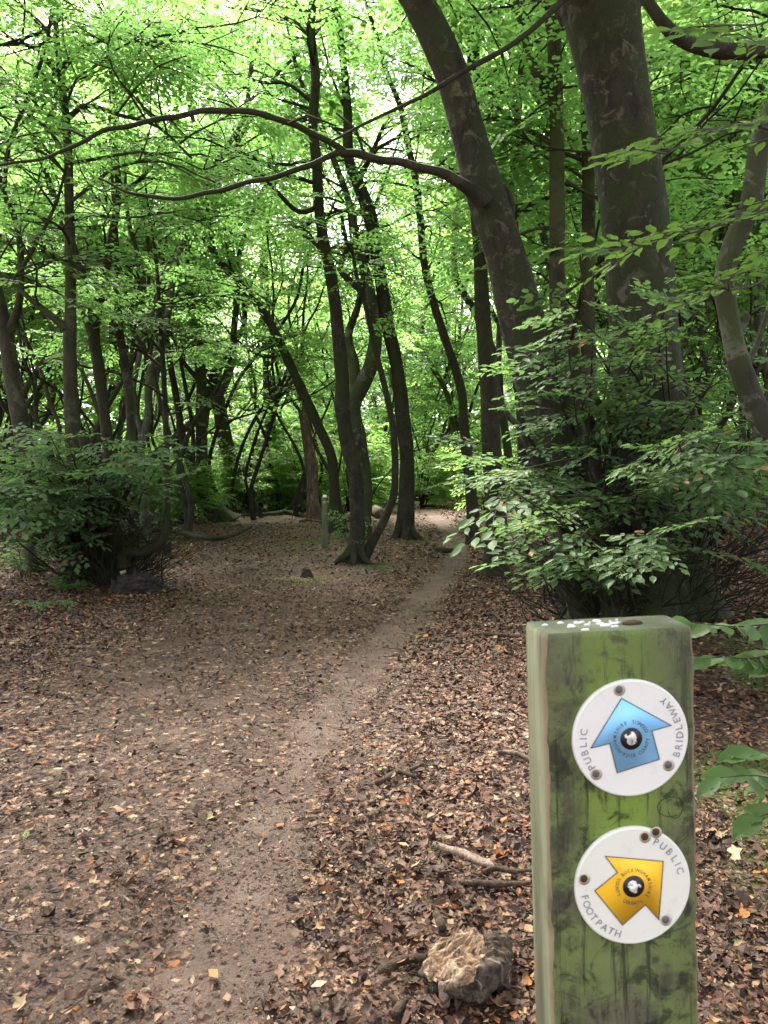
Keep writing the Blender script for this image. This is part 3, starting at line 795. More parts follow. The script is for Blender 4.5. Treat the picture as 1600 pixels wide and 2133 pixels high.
tree('straight dark trunk half hidden behind the huge leaning trunk', [(1035, 1085, 45), (1022, 900, 39), (1015, 780, 34.5), (1005, 640, 31.5), (1000, 520, 28.5), (990, 400, 26.2), (985, 300, 24.8), (987, 180, 24.8), (986, 80, 24.8), (984, 0, 23.2)], 11, top=9, m='bark_dark', nbr=10, t0=.5, ln=2.4, seed=22, sides=14)
tree('upright trunk with a steep side branch left of the massive mottled trunk', [(1185, 1110, 50), (1175, 900, 42), (1164, 720, 36), (1160, 560, 32), (1161, 420, 31), (1160, 300, 30), (1158, 200, 30), (1155, 100, 29), (1150, 0, 27)], 9.6, top=8, m='bark', nbr=8, t0=.5, ln=2.2, seed=23, sides=16,
     limbs=[([(1150, 205, 22), (1125, 165, 20), (1104, 120, 17), (1092, 70, 15), (1074, 0, 14), (1060, -60, 12)], 0, .2)])
tree('slender wavy trunk between the leaning and upright right trunks', [(1098, 1080, 26), (1090, 800, 22), (1075, 640, 19), (1072, 480, 18), (1068, 380, 17), (1075, 280, 16), (1085, 160, 14), (1080, 60, 12), (1060, -20, 10)], 12, top=10, m='bark_dark', nbr=10, t0=.5, ln=2.3, seed=24, sides=9)
tree('narrow trunk just left of and behind the massive mottled trunk', [(1235, 1090, 40), (1228, 800, 32), (1224, 640, 28), (1226, 500, 27), (1226, 380, 26), (1222, 260, 24), (1215, 120, 20)], 10, top=8.5, m='bark', nbr=8, t0=.55, ln=2.2, seed=25, sides=12)
tree('three-armed grey trunk leaning right behind the thicket', [(1240, 1070, 44), (1215, 860, 38), (1195, 760, 34), (1190, 700, 30), (1160, 600, 20), (1130, 480, 16)], 13, top=10, nbr=10, t0=.4, ln=2.2, seed=26, sides=12)
# S-shaped tree on the right edge
tS = tree('mossy S-bent trunk at the right edge with a broken knob', [(1760, 1420, 81.2), (1700, 1100, 62), (1650, 960, 56.1), (1592, 885, 50.2), (1560, 815, 45.7), (1535, 740, 42.8), (1520, 665, 41.3), (1510, 600, 39.9), (1515, 545, 39.9), (1535, 490, 42.8), (1560, 440, 41.3), (1573, 370, 39.9), (1582, 300, 41.3), (1612, 225, 41.3), (1640, 140, 38.3), (1650, 60, 35.5)], 4.6, 4.4, top=5.2, m='bark_moss', nbr=0, t0=.75, ln=1.6, az=1.2, azs=1.2, seed=27, sides=26, lump=.05, step=.04, flare=.3, ext=True, sub=5, lm='leaf_near', leaf=.075, lod=0,
     limbs=[([(1525, 700, 30), (1545, 672, 24), (1556, 655, 18)], -.03, -.05), ([(1555, 760, 16), (1575, 720, 13), (1592, 670, 11), (1612, 610, 10), (1650, 500, 8)], 0, .2)], limb_fol=False)
Gl = Geo()
P, Rr = px_poly([(1668, 60, 52), (1640, 92, 38), (1600, 102, 32), (1560, 107, 30), (1520, 108, 30), (1480, 103, 29), (1445, 94, 28), (1412, 76, 27), (1385, 52, 26), (1362, 22, 24), (1340, -12, 22), (1320, -60, 18)], 4.4, 4.3); P, Rr = resample(P, Rr, .04)
tube(Gl, P, Rr, 18, 9, .07)
Gl.obj('limb', M['bark_dark'], tS)['label'] = 'dark mossy limb hooking up across the top right corner'

# near hanging branches with big leaves, on the S-bent tree
def leafy_branch(parent, polys, leaf, nside, lm, seed, name='leafy_branch', sprays_every=.16, scale=.6, length=.5, bm='twig', t_from=.15, lod=0, droop=.15):
    g = np.random.default_rng(seed)
    Gb, Gc = Geo(), Geo(); seats = []
    for pts, a, b in polys:
        P, Rr = px_poly(pts, a, b); P, Rr = resample(P, Rr, .05)
        tube(Gb, P, Rr, 7, seed, .04)
        n = len(P); st = max(1, int(sprays_every / .05))
        for q, k in enumerate(range(int(n * t_from), n, st)):
            dd = P[min(k + 1, n - 1)] - P[max(k - 1, 0)]
            seats.append((P[k], math.atan2(dd[1], dd[0]) + (1 if q % 2 else -1) * g.uniform(.35, .9)))
        dd = P[-1] - P[-2]; seats.append((P[-1], math.atan2(dd[1], dd[0])))
    b = Gb.obj(name, M[bm], parent)
    pos = np.array([s[0] for s in seats]); az = np.array([s[1] for s in seats]); n = len(pos)
    put_sprays(Gc, pos, az, g.normal(droop, .15, n), g.normal(0, .2, n), scale * g.uniform(.75, 1.2, n), lod, leaf, nside, length, Gb2 := Geo(), seed, .0025)
    c = Gc.obj('leaves', M[lm], b); c.matrix_parent_inverse = Matrix.Translation(-parent.location) if parent.type == 'EMPTY' else Matrix()
    if Gb2.n:
        t = Gb2.obj('twigs', M['twig'], b); t.matrix_parent_inverse = c.matrix_parent_inverse
    c.matrix_parent_inverse = Matrix(); 
    return b, c


def fix_sub(parent):
    """children meshes are built in world space: keep their world position"""
    bpy.context.view_layer.update()
    for ch in parent.children:
        for sub in ch.children:
            sub.matrix_parent_inverse = ch.matrix_world.inverted()
    bpy.context.view_layer.update()


leafy_branch(tS, [([(1690, 300, 16), (1620, 275, 7), (1570, 262, 6), (1500, 265, 5), (1440, 290, 4), (1390, 320, 3)], 2.6, 2.1),
                  ([(1690, 360, 12), (1620, 420, 6), (1560, 450, 5), (1490, 472, 4), (1420, 490, 3), (1340, 505, 2), (1290, 520, 2)], 2.6, 2.2),
                  ([(1690, 70, 12), (1630, 40, 6), (1585, 50, 4), (1540, 62, 3)], 2.2, 1.9),
                  ([(1700, 450, 12), (1640, 540, 6), (1580, 590, 5), (1520, 605, 3)], 2.7, 2.4)],
             .10, 2, 'leaf_near', 41, sprays_every=.2, scale=.58, length=.48)
leafy_branch(bigB, [([(1290, -160, 10), (1240, -80, 6), (1200, -30, 4), (1180, 0, 3)], 2.4, 2.3)], .08, 2, 'leaf_near', 42, scale=.5, length=.4)
fix_sub(tS); fix_sub(bigB)


# ------------------------------------------------------------------ bushes
def bush(label, seed, stool, targets, leaf, lm, name='bush', nside=5, scale=1.0, lod=1, per=6, stems=(), m='bark_dark', mid_up=.25, twr=.003, length=.62, twig_fill=0, base_r=.3):
    g = np.random.default_rng(seed)
    T = thing(name, label, 'bush', (stool[0], stool[1], float(gz(stool[0], stool[1]))))
    Gb, Gc, Gw = Geo(), Geo(), Geo()
    for pts, a, b in stems:
        P, Rr = px_poly(pts, a, b); P, Rr = resample(P, Rr, .06); tube(Gb, P, Rr, 12, seed, .07)
    seats = []
    for k, e in enumerate(targets):
        e = np.asarray(e, float)
        s = stool + np.array([g.normal(0, base_r * .6), g.normal(0, base_r * .5), 0]); s[2] = gz(s[0], s[1]) + max(0.02, g.uniform(.0, .75) * (e[2] - .1))
        s[:2] += (e[:2] - s[:2]) * .08
        mid = (s + e) / 2; mid[2] += mid_up * g.uniform(.2, 1.2) * np.linalg.norm(e - s) * .5; mid += g.normal(0, .08, 3)
        P, Rr = resample(np.array([s, mid, e]), np.array([g.uniform(.010, .02), .008, .004]), .12)
        tube(Gb, P, Rr, 5, k, 0)
        n = len(P); ks = np.unique(np.linspace(n * .45, n - 1, per).astype(int))
        for q, i in enumerate(ks):
            dd = P[i] - P[i - 1]
            seats.append((P[i] + g.normal(0, .05, 3), math.atan2(dd[1], dd[0]) + (1 if q % 2 else -1) * g.uniform(.2, 1.1) * (i < n - 1)))
    # tangle of fine leafless shoots inside
    for k in range(twig_fill):
        a = g.uniform(0, 6.28); r = base_r * g.uniform(.3, 1.6); s = np.array([stool[0] + r * math.cos(a), stool[1] + r * .8 * math.sin(a), 0]); s[2] = gz(s[0], s[1]) + g.uniform(0, .6)
        dirv = np.array([math.cos(a) * .7 + g.normal(0, .4), math.sin(a) * .7 + g.normal(0, .4), g.uniform(.2, 1.2)]); dirv /= np.linalg.norm(dirv)
        l = g.uniform(.3, 1.0); P = s + dirv * l * np.linspace(0, 1, 5)[:, None] + np.cumsum(g.normal(0, .03, (5, 3)), 0)
        tube(Gb, P, np.linspace(.007, .002, 5) * g.uniform(.6, 1.4), 4)
    Gb.obj('stems', M[m], T)
    seat_sprays(Gc, g, seats, scale, lod, leaf, nside, length, Gw, seed, droop=.1, twr=twr)
    Gc.obj('foliage', M[lm], T)
    if Gw.n: Gw.obj('twigs', M['twig'], T)
    return T


def px_targets(g, n, poly_boxes, dr):
    out = []
    while len(out) < n:
        b = poly_boxes[g.integers(0, len(poly_boxes))]
        px = g.uniform(b[0], b[2]); py = g.uniform(b[1], b[3]); d = g.uniform(*(b[4:6] if len(b) > 4 else dr))
        p = at(px, py, d)
        if p[2] > gz(p[0], p[1]) + .12: out.append(p)
    return out


g = np.random.default_rng(201)
LS = gpix(205, 1225); LS[1] += .35
tg = px_targets(g, 62, [(0, 890, 220, 980), (40, 940, 250, 1050), (120, 880, 370, 950), (200, 920, 385, 1010), (-120, 910, 60, 1020), (60, 1010, 210, 1070)], (8.7, 10.4))
left_bush = bush('big dark leafy bush round an old stool on the left of the clearing', 202, LS, tg, .135, 'leaf_shade', per=4, scale=.72, twig_fill=460, base_r=.42,
     stems=[([(255, 1215, 60), (250, 1150, 40), (200, 1050, 30), (150, 1000, 24), (110, 960, 18), (95, 900, 12)], LS[1] - .1, LS[1] - .5),
            ([(235, 1210, 70), (225, 1120, 60), (215, 1030, 44), (190, 960, 30), (170, 900, 20)], LS[1], LS[1] + .2),
            ([(150, 1220, 60), (160, 1140, 50), (150, 1060, 30), (120, 1000, 22)], LS[1], LS[1]),
            ([(258, 1180, 30), (256, 1155, 22), (275, 1150, 21), (300, 1150, 21), (325, 1138, 20), (342, 1115, 18), (346, 1095, 15), (347, 1060, 8)], LS[1] - .35, LS[1] - .5),
            ([(225, 1120, 14), (245, 1060, 10), (268, 1020, 9), (272, 980, 8), (262, 940, 6)], LS[1] - .4, LS[1] - .6)])

RS = np.array([2.28, DB - .15, 0.])
g = np.random.default_rng(301)
boxes = [(1020, 850, 1220, 980, 5.2, 6.3), (1010, 960, 1220, 1080, 4.9, 6.0), (1060, 760, 1260, 880, 5.4, 6.4), (1090, 640, 1300, 760, 5.6, 6.6), (1080, 1060, 1210, 1200, 5.0, 6.0), (1180, 780, 1420, 940, 5.6, 6.2),
         (1400, 900, 1600, 1060, 5.6, 6.4), (1150, 600, 1420, 780, 5.7, 6.2), (1000, 880, 1150, 1040, 5.2, 6.3)]
tg = px_targets(g, 34, boxes, (4.6, 6.3)) + px_targets(g, 10, [(1060, 600, 1250, 780, 5.0, 5.9), (1340, 560, 1480, 860, 5.0, 5.8)], (5, 6)) + px_targets(g, 9, [(1430, 640, 1600, 940, 5.0, 6.2)], (5, 6))
tg2 = px_targets(g, 13, [(1340, 900, 1600, 960), (1340, 1080, 1600, 1150), (1060, 1000, 1220, 1060), (1450, 880, 1640, 1000)], (3.9, 4.5))
right_bush = bush('sprawling leafy thicket wrapped round the two huge right-hand trunks', 302, RS, tg + tg2, .112, 'leaf_shade', name='thicket', per=4, scale=.66, lod=0, twig_fill=520, base_r=.62, mid_up=.12)

# understorey bushes further off, copies
def far_bush_meshes(seed, leaf, lm):
    g = np.random.default_rng(seed); Gb, Gc = Geo(), Geo(); seats = []
    for k in range(24):
        a = g.uniform(0, 6.28); r = g.uniform(.3, 1.3); e = np.array([r * math.cos(a), r * math.sin(a), g.uniform(.3, 2.4)])
        P, Rr = resample(np.array([[g.normal(0, .1), g.normal(0, .1), -.05], e * [.5, .5, .75], e]), np.array([.016, .01, .004]), .2)
        tube(Gb, P, Rr, 4)
        for i in range(int(len(P) * .4), len(P)): seats.append((P[i], a + g.normal(0, .8)))
    seat_sprays(Gc, g, seats, 1.05, 1, leaf, 4, .62, None, seed)
    me1 = Gb.mesh('stems'); me1.materials.append(M['bark_dark']); me2 = Gc.mesh('foliage'); me2.materials.append(M[lm])
    return me1, me2


# ------------------------------------------------------------------ far wood: copies of a few trees
def far_tree_meshes(seed, h, r, leaf, lm, bm, t0=.38, nb=22, lean=.05):
    g = np.random.default_rng(seed); Gt, Gc = Geo(), Geo()
    P = [np.array([0, 0, -.15])]; d = np.array([g.normal(0, .12), g.normal(0, .12), 1.])
    while P[-1][2] < h: 
        d = d + np.append(g.normal(0, .15 + lean, 2), 0) - np.append(np.array(d[:2]) * .12, 0); d /= np.linalg.norm(d); P.append(P[-1] + d * .9)
    r = r * .5; P = np.array(P); Rr = r * (1 - .85 * np.linspace(0, 1, len(P)) ** 1.2)
    Pq, Rq = resample(P, Rr, .35); tube(Gt, Pq, Rq, 9, seed, .06, .6)
    out, seats = grow_branches(g, Pq, Rq, nb, t0, 1.0, 3.0, .6, sub=4)
    if g.uniform() < .6:
        k = len(P) // 3; Q = [P[k]]; dd = np.array([g.choice([-1, 1]) * .5, g.normal(0, .4), 1.])
        for q in range(7): dd = dd + g.normal(0, .15, 3) + [0, 0, .1]; dd /= np.linalg.norm(dd); Q.append(Q[-1] + dd * .9)
        Qp, Qr = resample(np.array(Q), np.linspace(r * .6, .02, 8), .35); tube(Gt, Qp, Qr, 7, seed + 1, .05)
        o2, s2 = grow_branches(g, Qp, Qr, 7, .3, 1, 2.4, .35, sub=4); out += o2; seats += s2
    for Q, q in out: tube(Gt, Q, q, 4)
    seat_sprays(Gc, g, seats, 1.35, 1, leaf, 4, .62, None, seed, thin=.36)
    me1 = Gt.mesh('trunk'); me1.materials.append(M[bm]); me2 = Gc.mesh('crown'); me2.materials.append(M[lm])
    return me1, me2


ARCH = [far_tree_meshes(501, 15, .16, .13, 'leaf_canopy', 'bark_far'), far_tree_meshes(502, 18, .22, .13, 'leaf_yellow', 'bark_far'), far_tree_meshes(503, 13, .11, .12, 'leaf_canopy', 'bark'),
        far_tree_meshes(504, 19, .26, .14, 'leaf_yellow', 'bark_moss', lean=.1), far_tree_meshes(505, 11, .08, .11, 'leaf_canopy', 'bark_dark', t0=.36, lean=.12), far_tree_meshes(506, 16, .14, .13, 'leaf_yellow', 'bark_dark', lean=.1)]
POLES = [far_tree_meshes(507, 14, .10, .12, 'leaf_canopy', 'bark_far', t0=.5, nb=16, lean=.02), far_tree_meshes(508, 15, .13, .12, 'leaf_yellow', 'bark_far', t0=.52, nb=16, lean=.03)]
BUSHES = [far_bush_meshes(601, .12, 'leaf_yellow'), far_bush_meshes(602, .12, 'leaf_canopy')]


def place(kind, meshes, part_names, label, cat, group, x, y, rz, s):
    o = bpy.data.objects.new(kind, None); C.objects.link(o); o.location = (x, y, float(gz(x, y))); o.rotation_euler = (0, 0, rz); o.scale = (s, s, s)
    tag(o, label, cat, group)
    for me, pn in zip(meshes, part_names):
        c = bpy.data.objects.new(pn, me); C.objects.link(c); c.parent = o
    return o


g = np.random.default_rng(900)
spots = []


def far_ok(x, y, dmin):
    if y < 33 and abs(x - path_x(min(y, 30))) < 1.3 + .035 * y: return False
    px = x / y * F + 800
    if y < 23 and 330 < px < 1000: return False
    if y < 17 and px < 340: return False
    if y < 33 and 380 < px < 640: return False
    return all((x - a) ** 2 + (y - b) ** 2 > dmin ** 2 for a, b in spots)


def zone(x, y):
    px = x / y * F + 800
    if y > 36: return 'deep'
    return 'left' if px < 560 else 'mid' if px < 1000 else 'right'


ZL = {'left': ('slender leafy tree among the thin trunks behind the left bush', 'thin trees behind the left bush'),
      'mid': ('slim far tree among the trunks straight beyond the clearing', 'far trees beyond the clearing'),
      'right': ('slim grey trunk among those standing behind the right thicket', 'slim trees behind the right thicket'),
      'deep': ('small pale tree deep in the wood among the farthest trunks', 'farthest trees deep in the wood')}
tries = 0
while len(spots) < 185 and tries < 16000:
    tries += 1
    y = g.uniform(14, 34) if len(spots) < 95 else g.uniform(28, 60)
    x = g.uniform(-.62, .62) * y
    if not far_ok(x, y, 1.05 if y < 34 else 1.9): continue
    spots.append((x, y))
    lb, gr = ZL[zone(x, y)]
    place('slender_tree', ARCH[g.integers(0, 6)], ('trunk', 'crown'), lb, 'tree', gr, x, y, g.uniform(0, 6.28), g.uniform(.8, 1.2) * (.72 if 400 < x / y * F + 800 < 790 and y < 48 else 1))
CROOK = [far_tree_meshes(511, 10, .15, .11, 'leaf_canopy', 'bark_dark', t0=.6, nb=4, lean=.08), far_tree_meshes(512, 11, .12, .11, 'leaf_yellow', 'bark_dark', t0=.6, nb=4, lean=.10), far_tree_meshes(513, 9, .13, .11, 'leaf_canopy', 'bark_dark', t0=.6, nb=4, lean=.12)]
gk = np.random.default_rng(611); ks_ = []
while len(ks_) < 28:
    y = gk.uniform(15, 30); px = gk.choice([gk.uniform(-40, 400), gk.uniform(380, 640), gk.uniform(860, 1010)]); x = (px - 800) / F * y
    if y < 23 and 400 < px < 1000 or abs(x - path_x(y)) < 1.6 or any((x - a) ** 2 + (y - b) ** 2 < .5 for a, b in ks_): continue
    ks_.append((x, y))
    left_ = px < 400
    place('crooked_tree', CROOK[len(ks_) % 3], ('trunk', 'crown'), 'thin crooked dark stem among those rising behind the left bush' if left_ else 'thin crooked dark stem on the far border of the clearing', 'tree', 'crooked stems behind the left bush' if left_ else 'crooked stems bordering the clearing', x, y, gk.uniform(0, 6.28), gk.uniform(.75, 1.15))
# thin pole trees in the open stand at the right edge
for k, (px, dd) in enumerate([(1432, 13), (1462, 15), (1480, 12.5), (1520, 16), (1548, 14), (1578, 17), (1596, 13.5), (1640, 15), (1395, 18), (1500, 20)]):
    x = (px - 800) / F * dd
    place('slender_tree', POLES[k % 2], ('trunk', 'crown'), 'slim grey trunk among those standing behind the right thicket', 'tree', 'slim trees behind the right thicket', x, dd, g.uniform(0, 6.28), g.uniform(.7, .95))
for px, dd in [(760, 44), (800, 52), (840, 47), (880, 40), (905, 50), (930, 43), (960, 38), (860, 57), (780, 60), (720, 50), (990, 46), (690, 42), (820, 40)]:
    place('slender_tree', ARCH[(px + dd) % 6], ('trunk', 'crown'), ZL['deep'][0], 'tree', ZL['deep'][1], (px - 800) / F * dd, dd, px * 1.7, .8 + (px % 7) * .05)
    place('bush', BUSHES[px % 2], ('stems', 'foliage'), 'low far bush between the farthest trunks', 'bush', 'low far bushes between the farthest trunks', (px - 780) / F * (dd + 3), dd + 3, px * 2.3, 1.1 + (px % 5) * .12)
gu = np.random.default_rng(77); us = []
while len(us) < 26:
    y = gu.uniform(30, 52); x = gu.uniform(-.58, .58) * y
    if (y < 36 and abs(x - path_x(30)) < 2.5) or any((x - a) ** 2 + (y - b) ** 2 < 9 for a, b in us): continue
    us.append((x, y))
    place('understorey_bush', BUSHES[0], ('stems', 'foliage'), 'tall bright green bush between the far trunks deep in the wood', 'bush', 'tall bright bushes between the far trunks', x, y, gu.uniform(0, 6.28), gu.uniform(1.5, 2.3))
for px, dd in [(385, 27), (425, 31), (470, 34), (520, 29), (545, 36), (600, 33), (640, 30), (760, 34), (500, 40), (880, 33), (400, 38), (300, 22), (1010, 26)]:
    place('understorey_bush', BUSHES[px % 2], ('stems', 'foliage'), 'leafy shrub among the trunks bordering the far side of the clearing', 'bush', 'leafy shrubs bordering the far side of the clearing', (px - 800) / F * dd, dd, px * 1.3, .9 + (px % 6) * .1)
nb = 0; tries = 0; bs = []
while nb < 24 and tries < 4000:
    tries += 1
    y = g.uniform(20, 58); x = g.uniform(-.6, .6) * y; px = x / y * F + 800
    if y < 36 and abs(x - path_x(min(y, 30))) < 2.0 + .03 * y: continue
    if y < 33 and 400 < px < 1000: continue
    if any((x - a) ** 2 + (y - b) ** 2 < 4 for a, b in bs): continue
    bs.append((x, y)); nb += 1
    lb = {'left': 'low green bush in the undergrowth behind the left bush', 'mid': 'low green bush at the far end of the clearing', 'right': 'low green bush behind the right thicket', 'deep': 'low far bush between the farthest trunks'}[zone(x, y)]
    place('bush', BUSHES[nb % 2], ('stems', 'foliage'), lb, 'bush', lb.replace('low', 'low', 1).replace('bush', 'bushes', 1), x, y, g.uniform(0, 6.28), g.uniform(.7, 1.15))

# the wood beyond, one mass
G = Geo(); g = np.random.default_rng(950)
n = 13000
th = g.uniform(-.75, .75, n); rr_ = g.uniform(60, 85, n); zz = g.uniform(.2, 1, n) ** 1.0 * 21 + g.uniform(-1, 1, n)
x = rr_ * np.sin(th); y = rr_ * np.cos(th)
zz = np.where(g.uniform(0, 1, n) < .25, g.uniform(.3, 4, n), np.clip(zz, .3, 22))
keep = fbm(x * .12, zz * .12 + 50, 81, 3) > .33
x, y, zz = x[keep], y[keep], zz[keep]; n = len(x)
put_sprays(G, np.stack([x, y, zz], 1), g.uniform(0, 6.28, n), g.normal(.1, .3, n), g.normal(0, .3, n), g.uniform(2.2, 3.6, n), 1, .16, 3, .62, None, 95)
n = 9000; th = g.uniform(-.75, .75, n); rr_ = g.uniform(56, 70, n)
put_sprays(G, np.stack([rr_ * np.sin(th), rr_ * np.cos(th), .2 + 9 * g.uniform(0, 1, n) ** 1.3], 1), g.uniform(0, 6.28, n), g.normal(.1, .3, n), g.normal(0, .3, n), g.uniform(1.8, 3.0, n), 1, .16, 3, .62, None, 96)
o = G.obj('distant_foliage', M['leaf_yellow']); tag(o, 'far bright green mass of foliage closing the view through the trunks', 'woodland', kind='stuff')


# ------------------------------------------------------------------ sticks, logs, stumps
def stick(label, pts, m='stick', name='fallen_branch', cat='branch', lift=.6, sides=9, lump=.07, sub=(), group=None):
    P, Rr = [], []
    for x, y, w in pts:
        p = gpix(x, y); r = w * .5 / F * p[1]; p[2] += r * lift + (.026 if p[1] < 7 else .012); P.append(p); Rr.append(r)
    P = np.array(P); Rr = np.array(Rr)
    Pq, Rq = resample(P, Rr, max(.02, P[:, 1].mean() * .008))
    G = Geo(); tube(G, Pq, Rq, sides, int(P[0][0] * 100) % 97 + 3, lump, cap0=True)
    for s in sub:
        Q, q = [], []
        for x, y, w, up in s:
            p = gpix(x, y); r = w * .5 / F * p[1]; p[2] += up + (.026 if p[1] < 7 else .012); Q.append(p); q.append(r)
        Qp, Qr = resample(np.array(Q), np.array(q), max(.02, Q[0][1] * .01)); tube(G, Qp, Qr, max(5, sides - 3), 5, lump, cap0=True)
    o = G.obj(name, M[m]); tag(o, label, cat, group)
    return o


stick('long dark fallen branch curving right, on the ground beside the left bush', [(268, 1128, 10), (330, 1118, 12), (370, 1122, 12), (415, 1132, 11), (460, 1134, 10), (495, 1122, 8), (522, 1107, 7)], 'bark_dark', lift=2.4)
stick('thin dark branch lying before the mossy leaning tree', [(365, 1094, 6), (385, 1086, 7), (420, 1082, 6), (462, 1087, 5)], 'bark_dark', lift=1.5)
stick('thick fallen log lying beyond the clearing among the trunks', [(462, 1062, 16), (500, 1056, 17), (545, 1054, 18), (556, 1052, 20)], 'bark', name='fallen_log', cat='log')
stick('pale bent deadwood branch at the back left of the clearing', [(372, 1043, 5), (395, 1041, 6), (412, 1030, 7), (404, 1018, 5)], 'dead_wood', lift=1.0)
stick('mossy fallen log in front of the broken snag, on leaf litter', [(505, 1077, 8), (560, 1075, 9), (600, 1072, 12), (640, 1080, 9)], 'bark_moss', name='fallen_log', cat='log', sub=[[(590, 1072, 8, .1), (615, 1066, 6, .3), (632, 1072, 4, .15)]])
stick('thin branch lying at the foot of the broken snag', [(625, 1088, 5), (645, 1085, 6), (672, 1090, 5)], 'dead_wood')
stick('reddish fallen trunk lying behind the bowed stem at the clearing centre', [(700, 1092, 14), (740, 1080, 20), (778, 1072, 26), (792, 1080, 24)], 'dead_wood', name='fallen_log', cat='log')
stick('small dark heap of broken bark on the path edge', [(908, 1150, 10), (925, 1152, 13), (942, 1150, 9)], 'bark_dark', name='bark_heap', cat='bark')
stick('distant dark log across the far end of the path', [(878, 1057, 6), (895, 1056, 9), (906, 1057, 7)], 'bark_dark', name='fallen_log', cat='log')
stick('forked brown stick on the leaves at the middle right of the path', [(784, 1646, 12), (805, 1636, 13), (830, 1620, 13), (833, 1612, 10)], 'stick', sub=[[(828, 1622, 12, .015), (845, 1628, 10, .015), (866, 1634, 10, .012)], [(855, 1618, 8, .01), (880, 1606, 9, .01)]], name='stick', cat='stick')
stick('pale tan stick poking out left of the post', [(1038, 1579, 9), (1060, 1580, 10), (1085, 1586, 11), (1105, 1596, 10)], 'dead_wood', name='stick', cat='stick')
M['pale_wood'] = bark_mat('pale_wood', base=(.50, .36, .28), dark=(.20, .11, .075), pale=(.66, .56, .46), mossamt=0, palef=.9, sc=14, bump=1.0)
stick('bleached pinkish broken stick, palest one on the ground left of the post', [(903, 1775, 9), (908, 1777, 15), (935, 1787, 15), (960, 1795, 18), (985, 1806, 16), (1010, 1817, 20), (1024, 1823, 15), (1030, 1826, 6)], 'pale_wood', name='stick', cat='stick', lump=.13, sides=11)
stick('dark stick meeting the end of the bleached one', [(1008, 1832, 10), (1030, 1825, 11), (1070, 1832, 10), (1108, 1828, 8)], 'stick', name='stick', cat='stick')
stick('straight dark stick below the bleached one, beside the post', [(962, 1856, 13), (990, 1857, 14), (1040, 1860, 14), (1105, 1856, 8)], 'stick', name='stick', cat='stick')
stick('short upright-leaning dark stick above the rotten log', [(972, 1908, 11), (980, 1893, 11), (988, 1878, 9)], 'stick', name='stick', cat='stick')
stick('long thin stick leading to the small stump on the path', [(990, 1328, 7), (1030, 1330, 9), (1090, 1334, 8)], 'stick', name='stick', cat='stick')
stick('bent brown branch lying at the left end of the rotten log', [(790, 2046, 16), (806, 2038, 19), (830, 2026, 19), (862, 2020, 20), (885, 2020, 18)], 'stick', name='stick', cat='stick')
stick('short brown stick at the bottom edge left of the rotten log', [(822, 2140, 20), (835, 2118, 19), (846, 2104, 14)], 'stick', name='stick', cat='stick')
stick('tiny brown stick left of the short one at the bottom', [(808, 2092, 11), (822, 2104, 12), (830, 2112, 9)], 'stick', name='stick', cat='stick')
stick('short grey stick in the leaves at the bottom centre', [(648, 2092, 13), (656, 2112, 16), (662, 2135, 18)], 'stick', name='stick', cat='stick')
stick('thin dark twig lying upper left of the rotten log', [(718, 1905, 3), (740, 1922, 4), (790, 1940, 4)], 'stick', name='stick', cat='stick')
stick('flat grey chip of bark standing behind the rotten log', [(908, 1924, 14), (916, 1942, 20), (922, 1958, 18)], 'stick', name='bark_chip', cat='bark', lift=.9)


# round stone on the path
def lump_mesh(G, c, rx, ry, rz_, seed, nu=28, nv=18, amp=.2, ridges=0.0, rot=0., tilt=0., sharp=1.0, matf=None):
    g = np.random.default_rng(seed); ph = g.uniform(0, 6.28, 12)
    u = np.linspace(0, 2 * math.pi, nu, endpoint=False); v = np.linspace(0, math.pi, nv)
    U, Vv = np.meshgrid(u, v)
    d = np.stack([np.sin(Vv) * np.cos(U), np.sin(Vv) * np.sin(U), np.cos(Vv)], -1)
    x, y, z = d[..., 0], d[..., 1], d[..., 2]
    w = np.sin(2.3 * x + 1.7 * y + ph[0]) + .7 * np.sin(3.7 * y - 2.9 * z + ph[1]) + .5 * np.sin(6.1 * z + 5 * x + ph[2]) + .35 * np.sin(9 * x - 8 * y + 7 * z + ph[3]) + .25 * np.sin(15 * y + 13 * z + ph[4])
    r = 1 + amp * w * .5
    if ridges: r = r + ridges * (np.abs(np.sin(7 * np.arctan2(z, y) + 1.5 * x + ph[5])) - .5) * (1 - x ** 2) + ridges * .5 * np.sin(19 * np.arctan2(z, y) + 4 * x + ph[6]) * (1 - x ** 2)
    p = d * r[..., None] * np.array([rx, ry, rz_])
    ct, st = math.cos(tilt), math.sin(tilt)
    p = p @ np.array([[ct, 0, -st], [0, 1, 0], [st, 0, ct]])
    cr, sr = math.cos(rot), math.sin(rot)
    p = p @ np.array([[cr, sr, 0], [-sr, cr, 0], [0, 0, 1]])
    V = p.reshape(-1, 3) + np.asarray(c)
    i, j = np.meshgrid(np.arange(nv - 1), np.arange(nu), indexing='ij'); i = i.ravel(); j = j.ravel(); j2 = (j + 1) % nu
    Fq = np.stack([i * nu + j, (i + 1) * nu + j, (i + 1) * nu + j2, i * nu + j2], 1)
    if matf is None: G.add(V, Fq)
    else:
        cen = d.reshape(-1, 3)[Fq].mean(1); mk = matf(cen)
        b = G.n; G.add(V, [])
        for m_ in (0, 1):
            if (mk == m_).any(): G.f.append((Fq[mk == m_] + b, m_))


